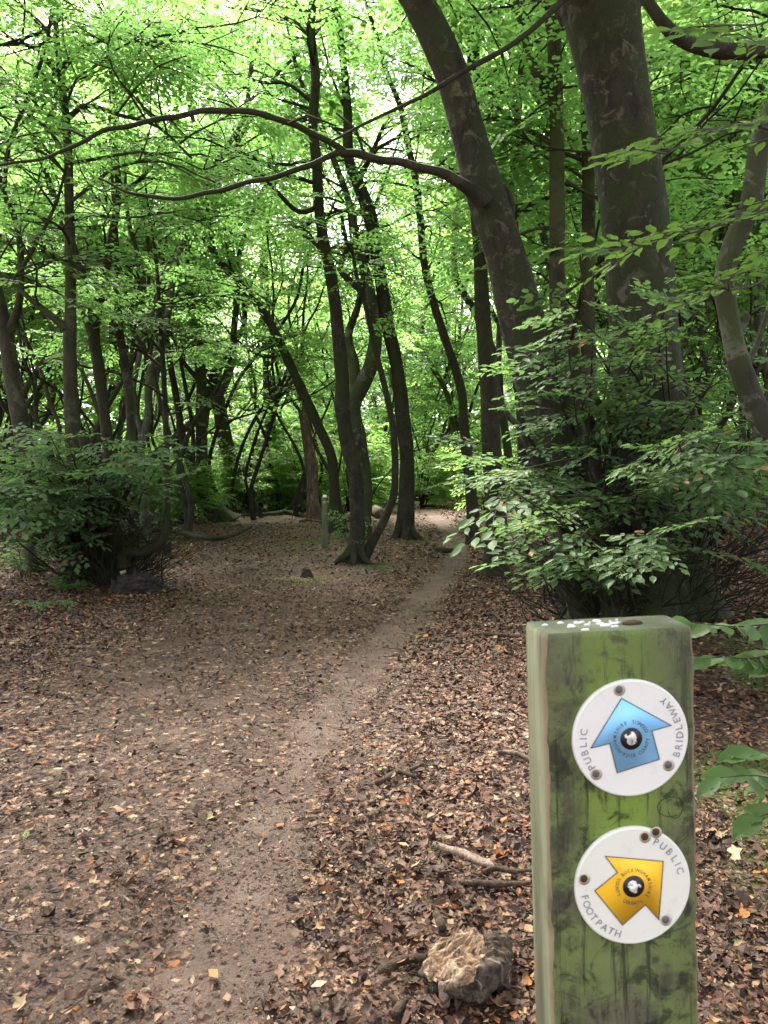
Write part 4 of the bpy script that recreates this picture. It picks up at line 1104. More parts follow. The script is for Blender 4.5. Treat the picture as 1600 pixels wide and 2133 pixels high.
p = gpix(622, 1786); G = Geo(); lump_mesh(G, p + [0, 0, .006], .014, .012, .010, 3)
tag(G.obj('stone', plain('stone', (.09, .09, .095), .7, .3)), 'small round grey stone on the bare path', 'stone')
M['black_wood'] = bark_mat('black_wood', base=(.045, .036, .03), dark=(.012, .010, .009), pale=(.11, .085, .07), moss=(.03, .03, .015), mossamt=.1, palef=.6, sc=4, bump=1.0)
def rot_mat():
    m, nt, ns, L = mat('rot_wood')
    a1 = N(nt, 'ShaderNodeAttribute', attribute_name='across'); a2 = N(nt, 'ShaderNodeAttribute', attribute_name='along'); a3 = N(nt, 'ShaderNodeAttribute', attribute_name='split'); cb = N(nt, 'ShaderNodeCombineXYZ')
    tc = N(nt, 'ShaderNodeTexCoord')
    for a_, k_, ix in ((a1, 26., 0), (a2, 4., 1)):
        mu = N(nt, 'ShaderNodeMath', operation='MULTIPLY'); L.new(a_.outputs['Fac'], mu.inputs[0]); mu.inputs[1].default_value = k_; L.new(mu.outputs[0], cb.inputs[ix])
    n1 = noise(nt, cb.outputs[0], 1.0, 7, .72, 1.0); n2 = noise(nt, tc.outputs['Object'], 22, 6, .7, .5); n3 = noise(nt, tc.outputs['Object'], 60, 5, .7)
    c = mixc(nt, (.10, .056, .032), (.29, .19, .12), mrange(nt, n1, .40, .58)); c = mixc(nt, c, (.38, .30, .215), mrange(nt, n2, .52, .62, 0, .8)); c = mixc(nt, c, (.04, .025, .018), mrange(nt, n3, .56, .64, 0, .9))
    k = mixc(nt, (.022, .016, .012), (.080, .058, .040), mrange(nt, n2, .38, .58)); k = mixc(nt, k, (.34, .29, .23), mrange(nt, n1, .58, .66, 0, .75)); k = mixc(nt, k, (.010, .009, .008), mrange(nt, n3, .55, .64, 0, .85))
    mu = N(nt, 'ShaderNodeMath', operation='ADD'); L.new(a3.outputs['Fac'], mu.inputs[0]); L.new(mrange(nt, n2, .3, .7, .25, -.25), mu.inputs[1])
    c = mixc(nt, k, c, mrange(nt, mu.outputs[0], .4, .6))
    p = N(nt, 'ShaderNodeBsdfPrincipled'); L.new(c, p.inputs['Base Color']); p.inputs['Roughness'].default_value = .85; p.inputs['Specular IOR Level'].default_value = .2
    bp = N(nt, 'ShaderNodeBump'); bp.inputs['Strength'].default_value = .8; bp.inputs['Distance'].default_value = .006; ad = N(nt, 'ShaderNodeMath', operation='ADD'); L.new(n1, ad.inputs[0]); L.new(n3, ad.inputs[1]); L.new(ad.outputs[0], bp.inputs['Height']); L.new(bp.outputs[0], p.inputs['Normal'])
    o = N(nt, 'ShaderNodeOutputMaterial'); L.new(p.outputs[0], o.inputs[0]); return m


M['rot_wood'] = rot_mat()
M['log_bark'] = bark_mat('log_bark', base=(.075, .06, .045), dark=(.014, .012, .009), pale=(.30, .25, .19), moss=(.04, .045, .015), mossamt=.15, palef=.8, sc=4.5, bump=.6)
# rotten log chunk
c = gpix(975, 2075); d0 = c[1]
T = thing('rotten_log', 'broken chunk of rotten log with a pale orange split face, left of the post', 'log', c)
from mathutils import noise as mn
G = Geo(); cc = at(980, 2006, d0 + .05)
lump_mesh(G, cc, .150, .100, .098, 14, 150, 96, .10, 0, rot=.5, tilt=.42)
V = G.v[0].astype(float); V0 = V - cc
ax = np.array([math.cos(.5) * math.cos(.42), math.sin(.5) * math.cos(.42), math.sin(.42)])
tp_ = 1 - .45 * np.clip((V0 @ ax) / .15, -.3, 1) ; V0 = ax * (V0 @ ax)[:, None] * 1.12 + (V0 - ax * (V0 @ ax)[:, None]) * tp_[:, None]; V = V0 + cc
nrm = np.array([-.62, -.22, .75]); nrm -= ax * (nrm @ ax); nrm /= np.linalg.norm(nrm); bi = np.cross(ax, nrm)
al, hn, sb = V0 @ ax, V0 @ nrm, V0 @ bi
cut = .046 + .12 * (al - .03) ** 2 / .15
cut = cut + .018 * np.array([mn.fractal(Vector((a * 22, b * 30, 7.)), .9, 2.0, 4) for a, b in zip(al, sb)]); fm = 1 / (1 + np.exp(-(hn - cut) / .004))
wob = np.array([mn.fractal(Vector((a * 9, b * 16, c * 16)), .9, 2.1, 5) for a, b, c in zip(al, sb, hn)])
fib = np.array([mn.fractal(Vector((a * 7, b * 60, 3.)), .8, 2.0, 4) for a, b in zip(al, sb)])
over = np.maximum(hn - cut, 0) * .88
V = V - nrm * over[:, None] + (V0 / np.linalg.norm(V0, axis=1)[:, None]) * (wob * .030 * (1 - .7 * fm))[:, None] + nrm * (fib * .020 * fm)[:, None]
gro = np.abs(np.sin(sb * 95 + 3 * wob)) ** 6 * .006 * (1 - fm); V = V - (V0 / np.linalg.norm(V0, axis=1)[:, None]) * gro[:, None]
G.v[0] = V.astype(np.float32)
b = G.obj('body', M['rot_wood'], T)
add_attr(b, 'split', fm); add_attr(b, 'across', sb * 4); add_attr(b, 'along', al * 4)
G = Geo()
for pts in ([(920, 2048, 14), (925, 2075, 22), (930, 2095, 16)], [(932, 2120, 12), (950, 2130, 14), (962, 2118, 8)]):
    P, Rr = px_poly(pts, d0 - .08); P, Rr = resample(P, Rr, .01); tube(G, P, Rr, 7, 3, .2, cap0=True)
G.obj('splinter', M['pale_wood'], T)
G = Geo(); P, Rr = px_poly([(1010, 1990, 60), (1050, 2010, 70), (1095, 2030, 66), (1125, 2040, 40)], d0 + .18); P, Rr = resample(P, Rr, .015); tube(G, P, Rr, 18, 8, .12, cap0=True)
G.obj('mossy_limb', M['bark_moss'], T)

# weathered root stump by the left bush
c = gpix(282, 1240); T = thing('root_stump', 'low charred-looking root stump at the right foot of the left bush', 'stump', c)
G = Geo(); lump_mesh(G, c + [0, .18, .07], .29, .2, .15, 22, 64, 40, .28, .16, rot=.2)
G.obj('body', M['black_wood'], T)
G = Geo()
for (x0, y0, x1, y1, w) in [(262, 1215, 256, 1188, 16), (280, 1212, 281, 1183, 18), (298, 1216, 302, 1192, 14), (240, 1222, 232, 1206, 16), (316, 1226, 322, 1212, 10), (270, 1224, 266, 1196, 12)]:
    P = np.array([at(x0, y0, c[1] + .15), (at(x0, y0, c[1] + .15) + at(x1, y1, c[1] + .17)) / 2 + [.01, 0, 0], at(x1, y1, c[1] + .17)]); tube(G, P, np.array([w, w * .7, w * .15]) * .5 / F * c[1], 7, 3, .2)
G.obj('jagged_spikes', M['black_wood'], T)
G = Geo(); P = np.array([at(252, 1194, c[1] + .1), at(262, 1190, c[1] + .1)]); tube(G, P, np.array([.025, .02]), 7, 3, .2, cap0=True)
G.obj('bracket_fungus', M['pale_wood'], T)
c = gpix(335, 1224); T = thing('sapling', 'thin twiggy sapling on a mossy hump right of the root stump', 'sapling', c)
G = Geo(); lump_mesh(G, c + [0, .05, .02], .085, .07, .07, 5, 24, 16, .25); G.obj('root_hump', M['bark_moss'], T)
G = Geo(); Gc = Geo()
P = np.array([at(338, 1215, c[1]), at(337, 1170, c[1]), at(345, 1120, c[1]), at(340, 1070, c[1])]); tube(G, P, np.array([.014, .011, .008, .004]), 6)
seats = []
gg = np.random.default_rng(8)
for k in range(14):
    t = gg.uniform(.2, 1); p = np.array([np.interp(t, [0, .33, .66, 1], P[:, q]) for q in range(3)]); a = gg.uniform(0, 6.28); e = p + np.array([math.cos(a) * .18, math.sin(a) * .18, .08]); tube(G, np.array([p, e]), np.array([.004, .002]), 4)
    if gg.uniform() < .7: seats.append((e, a))
G.obj('stem', M['bark_dark'], T); seat_sprays(Gc, gg, seats, .35, 1, .1, 2, .5, None, 3); Gc.obj('leaves', M['leaf_shade'], T)

# little stump in the clearing
c = gpix(640, 1205); T = thing('small_stump', 'little jagged stump with dry grass at its foot in the middle of the clearing', 'stump', c)
G = Geo(); P = np.array([c + [0, 0, -.03], c + [.0, 0, .06], c + [.01, 0, .13]]); P, Rr = resample(P, np.array([.10, .065, .03]), .02); tube(G, P, Rr, 14, 4, .22, .5)
tube(G, np.array([c + [-.02, 0, .05], c + [-.05, 0, .14]]), np.array([.035, .012]), 8, 3, .2)
G.obj('body', M['black_wood'], T)
M['straw'] = plain('straw', (.36, .28, .16), .8, .2)
G = Geo()
for k in range(170):
    a = gg.uniform(0, 6.28); q = gg.uniform(.05, .55) ** .8; x = c[0] + .12 + q * math.cos(a) * 1.0; y = c[1] - .15 + q * .55 * math.sin(a); z = float(gz(x, y)); b = gg.uniform(0, 6.28); l = gg.uniform(.05, .14)
    tube(G, np.array([[x, y, z + .012], [x + l * .5 * math.cos(b), y + l * .5 * math.sin(b), z + .03], [x + l * math.cos(b), y + l * math.sin(b), z + .02]]), np.array([.0035, .003, .0015]), 3)
G.obj('dry_grass', M['straw'], T)

# broken snag
c = gpix(655, 1084); T = thing('broken_snag', 'dead brown snag with bare orange wood, snapped off at the top', 'dead tree', c)
d = c[1]; G = Geo()
P, Rr = px_poly([(655, 1090, 30), (652, 1040, 26), (649, 980, 25), (643, 930, 23), (636, 885, 20), (630, 862, 15)], d); P, Rr = resample(P, Rr, .12); tube(G, P, Rr, 16, 6, .08, .3)
G.obj('trunk', M['dead_wood'], T)
G = Geo()
for x0, y0, x1, y1, w in [(625, 864, 622, 850, 5), (632, 862, 631, 852, 6), (637, 866, 640, 856, 5)]:
    tube(G, np.array([at(x0, y0 + 6, d), at(x1, y1, d)]), np.array([w, w * .2]) * .5 / F * d, 6)
G.obj('splinter', M['dead_wood'], T)


# small plants
def low_plant(label, px, py, n, h, leaf, seed, lm='leaf_shade', name='plant', spread=.25, lod=1, cat='plant', group=None):
    c = gpix(px, py); g = np.random.default_rng(seed); T = thing(name, label, cat, c, group); Gb, Gc = Geo(), Geo(); seats = []
    for k in range(n):
        a = g.uniform(0, 6.28); e = c + np.array([math.cos(a) * spread * g.uniform(.3, 1), math.sin(a) * spread * g.uniform(.3, 1), h * g.uniform(.35, 1)])
        P = np.array([c + [0, 0, -.02], (c + e) / 2 + [0, 0, h * .15], e]); P, Rr = resample(P, np.array([.005, .004, .002]), .06); tube(Gb, P, Rr, 4)
        for i in range(len(P) // 2, len(P)): seats.append((P[i], a + g.normal(0, .7)))
    Gb.obj('stems', M['twig'], T); seat_sprays(Gc, g, seats, .35, lod, leaf * 2.4, 3, .5, None, seed); Gc.obj('leaves', M[lm], T)
    return T


low_plant('feathery dark plant left of the left bush', 50, 1205, 10, .55, .05, 701, spread=.4)
low_plant('yellow-green seedling with broad leaves below the left bush', 148, 1235, 5, .3, .09, 702, lm='leaf_near', spread=.15)
low_plant('dim low plant on the leaves before the left bush', 95, 1275, 6, .2, .05, 703, spread=.25)
low_plant('yellowish leafy seedling at the foot of the right thicket', 1320, 1292, 7, .22, .08, 704, lm='leaf_near', spread=.3)
low_plant('leafy shoot sprouting at the foot of the sinuous central trunk', 728, 1168, 5, .95, .06, 705, spread=.32)

# saplings whose sprays reach in from the right edge beside the post
def side_sapling(label, polys, leaf, seed, d, px):
    x = (px - 800) / F * d
    c = np.array([x, d, float(gz(x, d))]); T = thing('sapling', label, 'sapling', c)
    G = Geo()
    tops = [at(p[0][0][0], p[0][0][1], p[1]) for p in polys]; top = max(tops, key=lambda q: q[2])
    P, Rr = resample(np.array([c - [0, 0, .05], c * .6 + top * .4 + [.03, 0, 0], top, top + [.05, .02, .12]]), np.array([.012, .009, .006, .003]), .05); tube(G, P, Rr, 8, 2, .04)
    for t in tops: tube(G, np.array([P[np.argmin(np.linalg.norm(P - t, axis=1))], t]), np.array([.006, .004]), 6)
    G.obj('stem', M['twig'], T)
    Gl, Gb = Geo(), Geo(); g = np.random.default_rng(seed); V, Fs = leaf_shape(0)
    for pts, a, b in polys:
        Q, q = px_poly(pts, a, b); Q, q = resample(Q, q, .03); tube(Gb, Q, q, 5)
        n = len(Q); k = 2; sg = 1
        while k < n:
            dd = Q[k] - Q[k - 1]; az = math.atan2(dd[1], dd[0]); sg = -sg
            last = k >= n - 2
            Mx = (rotz(np.array([az + (0 if last else sg * g.uniform(.6, 1.1))])) @ roty(np.array([g.uniform(.1, .6)])) @ rotx(np.array([g.normal(0, .25) - .45])))[0]
            W = (V @ Mx.T) * leaf * g.uniform(.75, 1.15) + Q[min(k, n - 1)]
            bb = Gl.n; Gl.add(W, [])
            for f in Fs: Gl.f.append((f + bb, 0))
            k += max(1, int(leaf * .5 / .03))
    Gb.obj('twigs', M['twig'], T); Gl.obj('leaves', M['leaf_near'], T)
    return T


side_sapling('sapling spray level with the post top, at the right edge', [([(1680, 1290, 5), (1600, 1300, 4), (1540, 1305, 3), (1490, 1302, 2.5), (1440, 1296, 2)], 2.2, 2.1), ([(1690, 1330, 5), (1620, 1360, 4), (1560, 1372, 3), (1510, 1368, 2.5), (1465, 1372, 2)], 2.2, 2.05), ([(1690, 1400, 4), (1640, 1395, 3), (1590, 1385, 2)], 2.15, 2.1)], .085, 81, 2.25, 1720)
side_sapling('low seedling with a few broad leaves right of the post discs', [([(1660, 1640, 4), (1600, 1620, 3), (1560, 1615, 2.5), (1500, 1620, 2)], 1.75, 1.65), ([(1660, 1700, 4), (1620, 1690, 3), (1585, 1700, 2)], 1.7, 1.65), ([(1640, 1590, 3), (1610, 1575, 2.5), (1570, 1560, 2)], 1.7, 1.7)], .085, 82, 1.8, 1690)

# ------------------------------------------------------------------ far waymark post
def wood_post_mat(name, c1, c2, c3):
    m, nt, ns, L = mat(name)
    tc = N(nt, 'ShaderNodeTexCoord'); mp = N(nt, 'ShaderNodeMapping'); mp.inputs['Scale'].default_value = (1, 1, .12); L.new(tc.outputs['Object'], mp.inputs[0])
    n1 = noise(nt, mp.outputs[0], 22, 6, .6); n2 = noise(nt, tc.outputs['Object'], 9, 5, .6)
    c = mixc(nt, c1, c2, mrange(nt, n1, .35, .65)); c = mixc(nt, c, c3, mrange(nt, n2, .5, .65, 0, .8))
    p = N(nt, 'ShaderNodeBsdfPrincipled'); L.new(c, p.inputs['Base Color']); p.inputs['Roughness'].default_value = .8; p.inputs['Specular IOR Level'].default_value = .2
    bp = N(nt, 'ShaderNodeBump'); bp.inputs['Strength'].default_value = .5; bp.inputs['Distance'].default_value = .004; L.new(n1, bp.inputs['Height']); L.new(bp.outputs[0], p.inputs['Normal'])
    o = N(nt, 'ShaderNodeOutputMaterial'); L.new(p.outputs[0], o.inputs[0]); return m


M['far_post'] = wood_post_mat('far_post', (.06, .062, .032), (.11, .105, .055), (.065, .09, .028))
M['white_mark'] = plain('white_mark', (.75, .74, .7), .5, .4)


def box_geo(G, w, d, h0, h1, bev=.006, mi=0, slope=0.0):
    pr = [(-w / 2 + bev, -d / 2), (w / 2 - bev, -d / 2), (w / 2, -d / 2 + bev), (w / 2, d / 2 - bev), (w / 2 - bev, d / 2), (-w / 2 + bev, d / 2), (-w / 2, d / 2 - bev), (-w / 2, -d / 2 + bev)]
    zs = [h0, h1 - bev, h1]; V = []
    for k, z in enumerate(zs):
        s = 1 if k < 2 else 1 - 2 * bev / w
        V += [(x * s, y * (1 if k < 2 else 1 - 2 * bev / d), z) for x, y in pr]
    n = 8; Fq = [(k * n + i, k * n + (i + 1) % n, (k + 1) * n + (i + 1) % n, (k + 1) * n + i) for k in range(2) for i in range(n)]
    b = G.n; G.add(V, Fq, mi)
    G.f.append((np.array([[b + 2 * n + i for i in range(n)]]), mi))


c = gpix(677, 1141); T = thing('waymark_post', 'slim far wooden waymark post with a white cap, beside the central trunks', 'post', c)
hh = (at(677, 1036, c[1])[2] - c[2])
G = Geo(); box_geo(G, .115, .10, -.1, hh, .008); o = G.obj('post', M['far_post'], smooth=False); o.parent = T; o.matrix_parent_inverse = Matrix()
G = Geo(); box_geo(G, .07, .06, hh + .002, hh + .05, .006); o = G.obj('white_cap', M['white_mark'], smooth=False); o.parent = T
G = Geo()
a = np.linspace(0, 2 * math.pi, 20, endpoint=False); G.add(np.stack([.035 * np.cos(a), np.full(20, -.053), .035 * np.sin(a) + hh - .1], 1), [list(range(20))]); 
G.add(np.stack([.035 * np.cos(a), np.full(20, -.049), .035 * np.sin(a) + hh - .1], 1), [[i, (i + 1) % 20, (i + 1) % 20 - 20, i - 20] for i in range(20)])
o = G.obj('disc', plain('disc_far', (.22, .25, .1), .5, .3), smooth=False); o.parent = T


# ------------------------------------------------------------------ the near waymark post
DP = .57; PX = DP / F                         # metres per photo pixel on the front face
W_, D_ = 326 * PX, .050
def post_mat():
    m, nt, ns, L = mat('algae_wood')
    tc = N(nt, 'ShaderNodeTexCoord'); v = tc.outputs['Object']
    mp = N(nt, 'ShaderNodeMapping'); mp.inputs['Scale'].default_value = (1, 1, .16); L.new(v, mp.inputs[0]); vs = mp.outputs[0]
    mpf = N(nt, 'ShaderNodeMapping'); mpf.inputs['Scale'].default_value = (1, 1, .05); L.new(v, mpf.inputs[0])
    sp = N(nt, 'ShaderNodeSeparateXYZ'); L.new(v, sp.inputs[0])
    n1 = noise(nt, vs, 26, 8, .7, .5); n2 = noise(nt, v, 16, 6, .7); n3 = noise(nt, v, 140, 5, .75); n4 = noise(nt, mpf.outputs[0], 150, 5, .75); n5 = noise(nt, v, 34, 5, .7, 1.0); n6 = noise(nt, mp.outputs[0], 9, 3, .5)
    c = mixc(nt, (.030, .029, .018), (.125, .12, .072), mrange(nt, n1, .3, .7))
    c = mixc(nt, c, (.135, .175, .055), mrange(nt, n2, .44, .58, 0, .85))
    mid = N(nt, 'ShaderNodeMath', operation='ABSOLUTE'); L.new(sp.outputs[0], mid.inputs[0])
    g2 = N(nt, 'ShaderNodeMath', operation='MULTIPLY'); L.new(mrange(nt, n6, .40, .58), g2.inputs[0]); L.new(mrange(nt, mid.outputs[0], .045, .012), g2.inputs[1])
    c = mixc(nt, c, (.175, .27, .032), g2.outputs[0])
    c = mixc(nt, c, (.020, .021, .013), mrange(nt, n5, .50, .62, 0, .8))
    n7 = noise(nt, v, 75, 5, .75); c = mixc(nt, c, (.018, .02, .011), mrange(nt, n7, .54, .66, 0, .6)); n8 = noise(nt, vs, 55, 4, .6, .4); c = mixc(nt, c, (.13, .12, .07), mrange(nt, n8, .60, .72, 0, .6))
    c = mixc(nt, c, (.014, .015, .010), mrange(nt, n4, .54, .66, 0, .75))
    c = mixc(nt, c, (.20, .22, .09), mrange(nt, n3, .60, .78, 0, .5))
    # weathered, thinner algae toward the top end
    tp = mrange(nt, sp.outputs[2], 1.27, 1.375, 0, .5)
    c = mixc(nt, c, (.085, .092, .052), tp)
    p = N(nt, 'ShaderNodeBsdfPrincipled'); L.new(c, p.inputs['Base Color']); p.inputs['Roughness'].default_value = .8; p.inputs['Specular IOR Level'].default_value = .25
    bp = N(nt, 'ShaderNodeBump'); bp.inputs['Strength'].default_value = .6; bp.inputs['Distance'].default_value = .002
    ad = N(nt, 'ShaderNodeMath', operation='ADD'); L.new(n4, ad.inputs[0]); L.new(n3, ad.inputs[1]); L.new(ad.outputs[0], bp.inputs['Height']); L.new(bp.outputs[0], p.inputs['Normal'])
    o = N(nt, 'ShaderNodeOutputMaterial'); L.new(p.outputs[0], o.inputs[0]); return m


M['algae_wood'] = post_mat()
M['side_wood'] = wood_post_mat('side_wood', (.075, .068, .042), (.235, .245, .15), (.12, .135, .062))  # paler left face: pale algae, plus its lit brightness put into the colour
M['edge_wood'] = wood_post_mat('edge_wood', (.13, .105, .062), (.24, .19, .115), (.055, .055, .03))
M['top_wood'] = wood_post_mat('top_wood', (.075, .085, .05), (.16, .17, .11), (.10, .12, .06))
top_front = at(1281, 1312, DP)
bot = at(1297, 2133, DP)
HT = top_front[2]                             # height of post top above ground datum
lean = math.atan2((bot[0] - top_front[0]), (top_front[2] - bot[2]))
base = np.array([top_front[0] + math.tan(lean) * HT, DP + D_ / 2, 0.])
T = thing('waymark_post', 'green algae-covered square wooden post carrying two round waymark discs, close at hand', 'post', base)
T.rotation_euler = (0, -lean, R(4.0))
HL = HT / math.cos(lean)
# body: box with slightly ragged arrises
G = Geo(); nz = 220; bev = .0024
gg = np.random.default_rng(12)
zs = np.linspace(-.2, HL, nz)
prof = [(-W_ / 2 + bev, -D_ / 2, 0), (W_ / 2 - bev, -D_ / 2, 0), (W_ / 2, -D_ / 2 + bev, 1), (W_ / 2, D_ / 2 - bev, 0), (W_ / 2 - bev, D_ / 2, 0), (-W_ / 2 + bev, D_ / 2, 0), (-W_ / 2, D_ / 2 - bev, 0), (-W_ / 2, -D_ / 2 + bev, 0)]
n = 8; V = np.zeros((nz, n, 3))
for k, z in enumerate(zs):
    rag = .0026 * (vnoise(z * 42, 0 * z + 3, 5) - .35) + .0020 * (vnoise(z * 170, 0 * z, 6) - .5)
    for i, (x, y, _) in enumerate(prof):
        dx = dy = 0
        if i in (0, 7): dx += rag * (1.0 if i == 0 else .2); dy += rag * (.2 if i == 0 else 1.2)
        if i in (1, 2): dx -= rag * .7
        V[k, i] = (x + dx, y + dy, z)
V[-1, :, 0] *= .985; V[-1, :, 1] *= .96; V[-2, :, 2] = HL - .004
kk, ii = np.meshgrid(np.arange(nz - 1), np.arange(n), indexing='ij'); kk = kk.ravel(); ii = ii.ravel()
Fq = np.stack([kk * n + ii, kk * n + (ii + 1) % n, (kk + 1) * n + (ii + 1) % n, (kk + 1) * n + ii], 1)
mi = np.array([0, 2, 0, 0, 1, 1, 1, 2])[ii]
G.add(V.reshape(-1, 3), [])
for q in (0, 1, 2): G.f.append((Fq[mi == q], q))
G.f.append((np.array([[(nz - 1) * n + i for i in range(n)]]), 3))
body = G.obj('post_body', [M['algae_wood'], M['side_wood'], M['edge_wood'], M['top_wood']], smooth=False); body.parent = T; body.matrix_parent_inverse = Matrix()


def post_xz(px, py):
    """photo pixel -> post-local coordinates on the front face"""
    p = at(px, py, DP)
    dx, dz = p[0] - base[0], p[2]
    c_, s_ = math.cos(lean), math.sin(lean)
    return dx * c_ + dz * s_, -dx * s_ + dz * c_


def flat_poly(G, pts, y, thick=.0004, mi=0):
    n = len(pts); P = np.asarray(pts, float)
    b = G.n
    G.add(np.stack([P[:, 0], np.full(n, y), P[:, 1]], 1), [list(range(n))], mi)
    G.add(np.stack([P[:, 0], np.full(n, y + thick), P[:, 1]], 1), [], mi)
    G.f.append((np.array([[b + i, b + n + i, b + n + (i + 1) % n, b + (i + 1) % n] for i in range(n)]), mi))


def circ(cx, cz, r, n=40): a = np.linspace(0, 2 * math.pi, n, endpoint=False); return np.stack([cx + r * np.cos(a), cz + r * np.sin(a)], 1)


_glyph = {}


def glyph(ch, bold=.0):
    key = (ch, bold)
    if key not in _glyph:
        cu = bpy.data.curves.new('glyph', 'FONT'); cu.body = ch; cu.align_x = 'CENTER'; cu.size = 1.0; cu.offset = bold; cu.resolution_u = 3
        ob = bpy.data.objects.new('glyph', cu); C.objects.link(ob); bpy.context.view_layer.update()
        dg = bpy.context.evaluated_depsgraph_get(); me = bpy.data.meshes.new_from_object(ob.evaluated_get(dg))
        v = np.array([tuple(q.co) for q in me.vertices]); f = [tuple(p.vertices) for p in me.polygons]
        bpy.data.objects.remove(ob); bpy.data.curves.remove(cu); bpy.data.meshes.remove(me)
        _glyph[key] = (v, f)
    return _glyph[key]


def arc_text(G, txt, cx, cz, r, a0, a1, h, y, outward=True, bold=.0, sx=1.0):
    """letters spread from angle a0 to a1 (degrees, counter-clockwise positive); outward: letter tops point away from the centre"""
    n = len(txt)
    wts = [0.62 if c in 'I' else 1.25 if c in 'MW' else 1.0 for c in txt]
    cum = np.cumsum(wts) - np.array(wts) / 2; cum = (cum - cum[0]) / (cum[-1] - cum[0])
    for ch, t in zip(txt, cum):
        if ch == ' ': continue
        a = math.radians(a0 + (a1 - a0) * t)
        v, f = glyph(ch, bold)
        if not len(v): continue
        lx = v[:, 0] * h / .7 * sx; lz = (v[:, 1] - .35) * h / .7
        up = np.array([math.cos(a), math.sin(a)]) * (1 if outward else -1); rt = np.array([up[1], -up[0]])
        P = np.array([cx, cz]) + r * np.array([math.cos(a), math.sin(a)]) + lx[:, None] * rt + lz[:, None] * up
        b = G.n; G.add(np.stack([P[:, 0], np.full(len(P), y), P[:, 1]], 1), [])
        for k in set(len(q) for q in f):
            G.f.append((np.array([q for q in f if len(q) == k]) + b, 0))


def gloss(name, col, var, rough):
    m, nt, ns, L = mat(name)
    tc = N(nt, 'ShaderNodeTexCoord'); n1 = noise(nt, tc.outputs['Object'], 55, 5, .7); n2 = noise(nt, tc.outputs['Object'], 420, 3, .6)
    c = mixc(nt, col, var, mrange(nt, n1, .5, .8, 0, .6)); c = mixc(nt, c, tuple(.6 * q for q in var), mrange(nt, n2, .66, .8, 0, .35))
    p = N(nt, 'ShaderNodeBsdfPrincipled'); L.new(c, p.inputs['Base Color']); p.inputs['Roughness'].default_value = rough; p.inputs['Specular IOR Level'].default_value = .3
    o = N(nt, 'ShaderNodeOutputMaterial'); L.new(p.outputs[0], o.inputs[0]); return m


M['disc_white'] = gloss('disc_white', (.70, .685, .645), (.56, .54, .46), .35)
M['disc_cream'] = gloss('disc_cream', (.69, .68, .61), (.55, .53, .41), .35)
M['blue'] = gloss('arrow_blue', (.27, .60, .95), (.44, .71, .95), .45)
M['yellow'] = gloss('arrow_yellow', (.92, .53, .03), (.84, .46, .03), .45)
M['ink'] = plain('ink', (.06, .06, .075), .5, .3)
M['ink_faded'] = plain('ink_faded', (.20, .20, .23), .5, .3, (.34, .34, .36), 90)
M['ink_black'] = plain('ink_black', (.012, .012, .016), .4, .4)
M['outline'] = plain('outline', (.10, .09, .10), .5, .3)
M['nail'] = plain('nail', (.10, .10, .105), .5, .4, (.05, .045, .04), 300)
M['rust'] = plain('rust', (.055, .028, .02), .8, .2, (.12, .055, .03), 300)
M['stain'] = plain('stain', (.42, .38, .28), .6, .2, (.6, .57, .48), 200)
FY = -D_ / 2                                   # local y of the front face
SX = [(-.62, .20), (-.45, .50), (-.10, .66), (.25, .52), (.38, .20), (.62, .22), (.80, .02), (.70, -.20), (.52, -.02), (.40, -.12), (.30, -.45), (.38, -.62), (.10, -.72), (-.18, -.55), (-.40, -.38), (-.48, -.10), (-.70, .06), (-.30, .14), (.05, .02)]


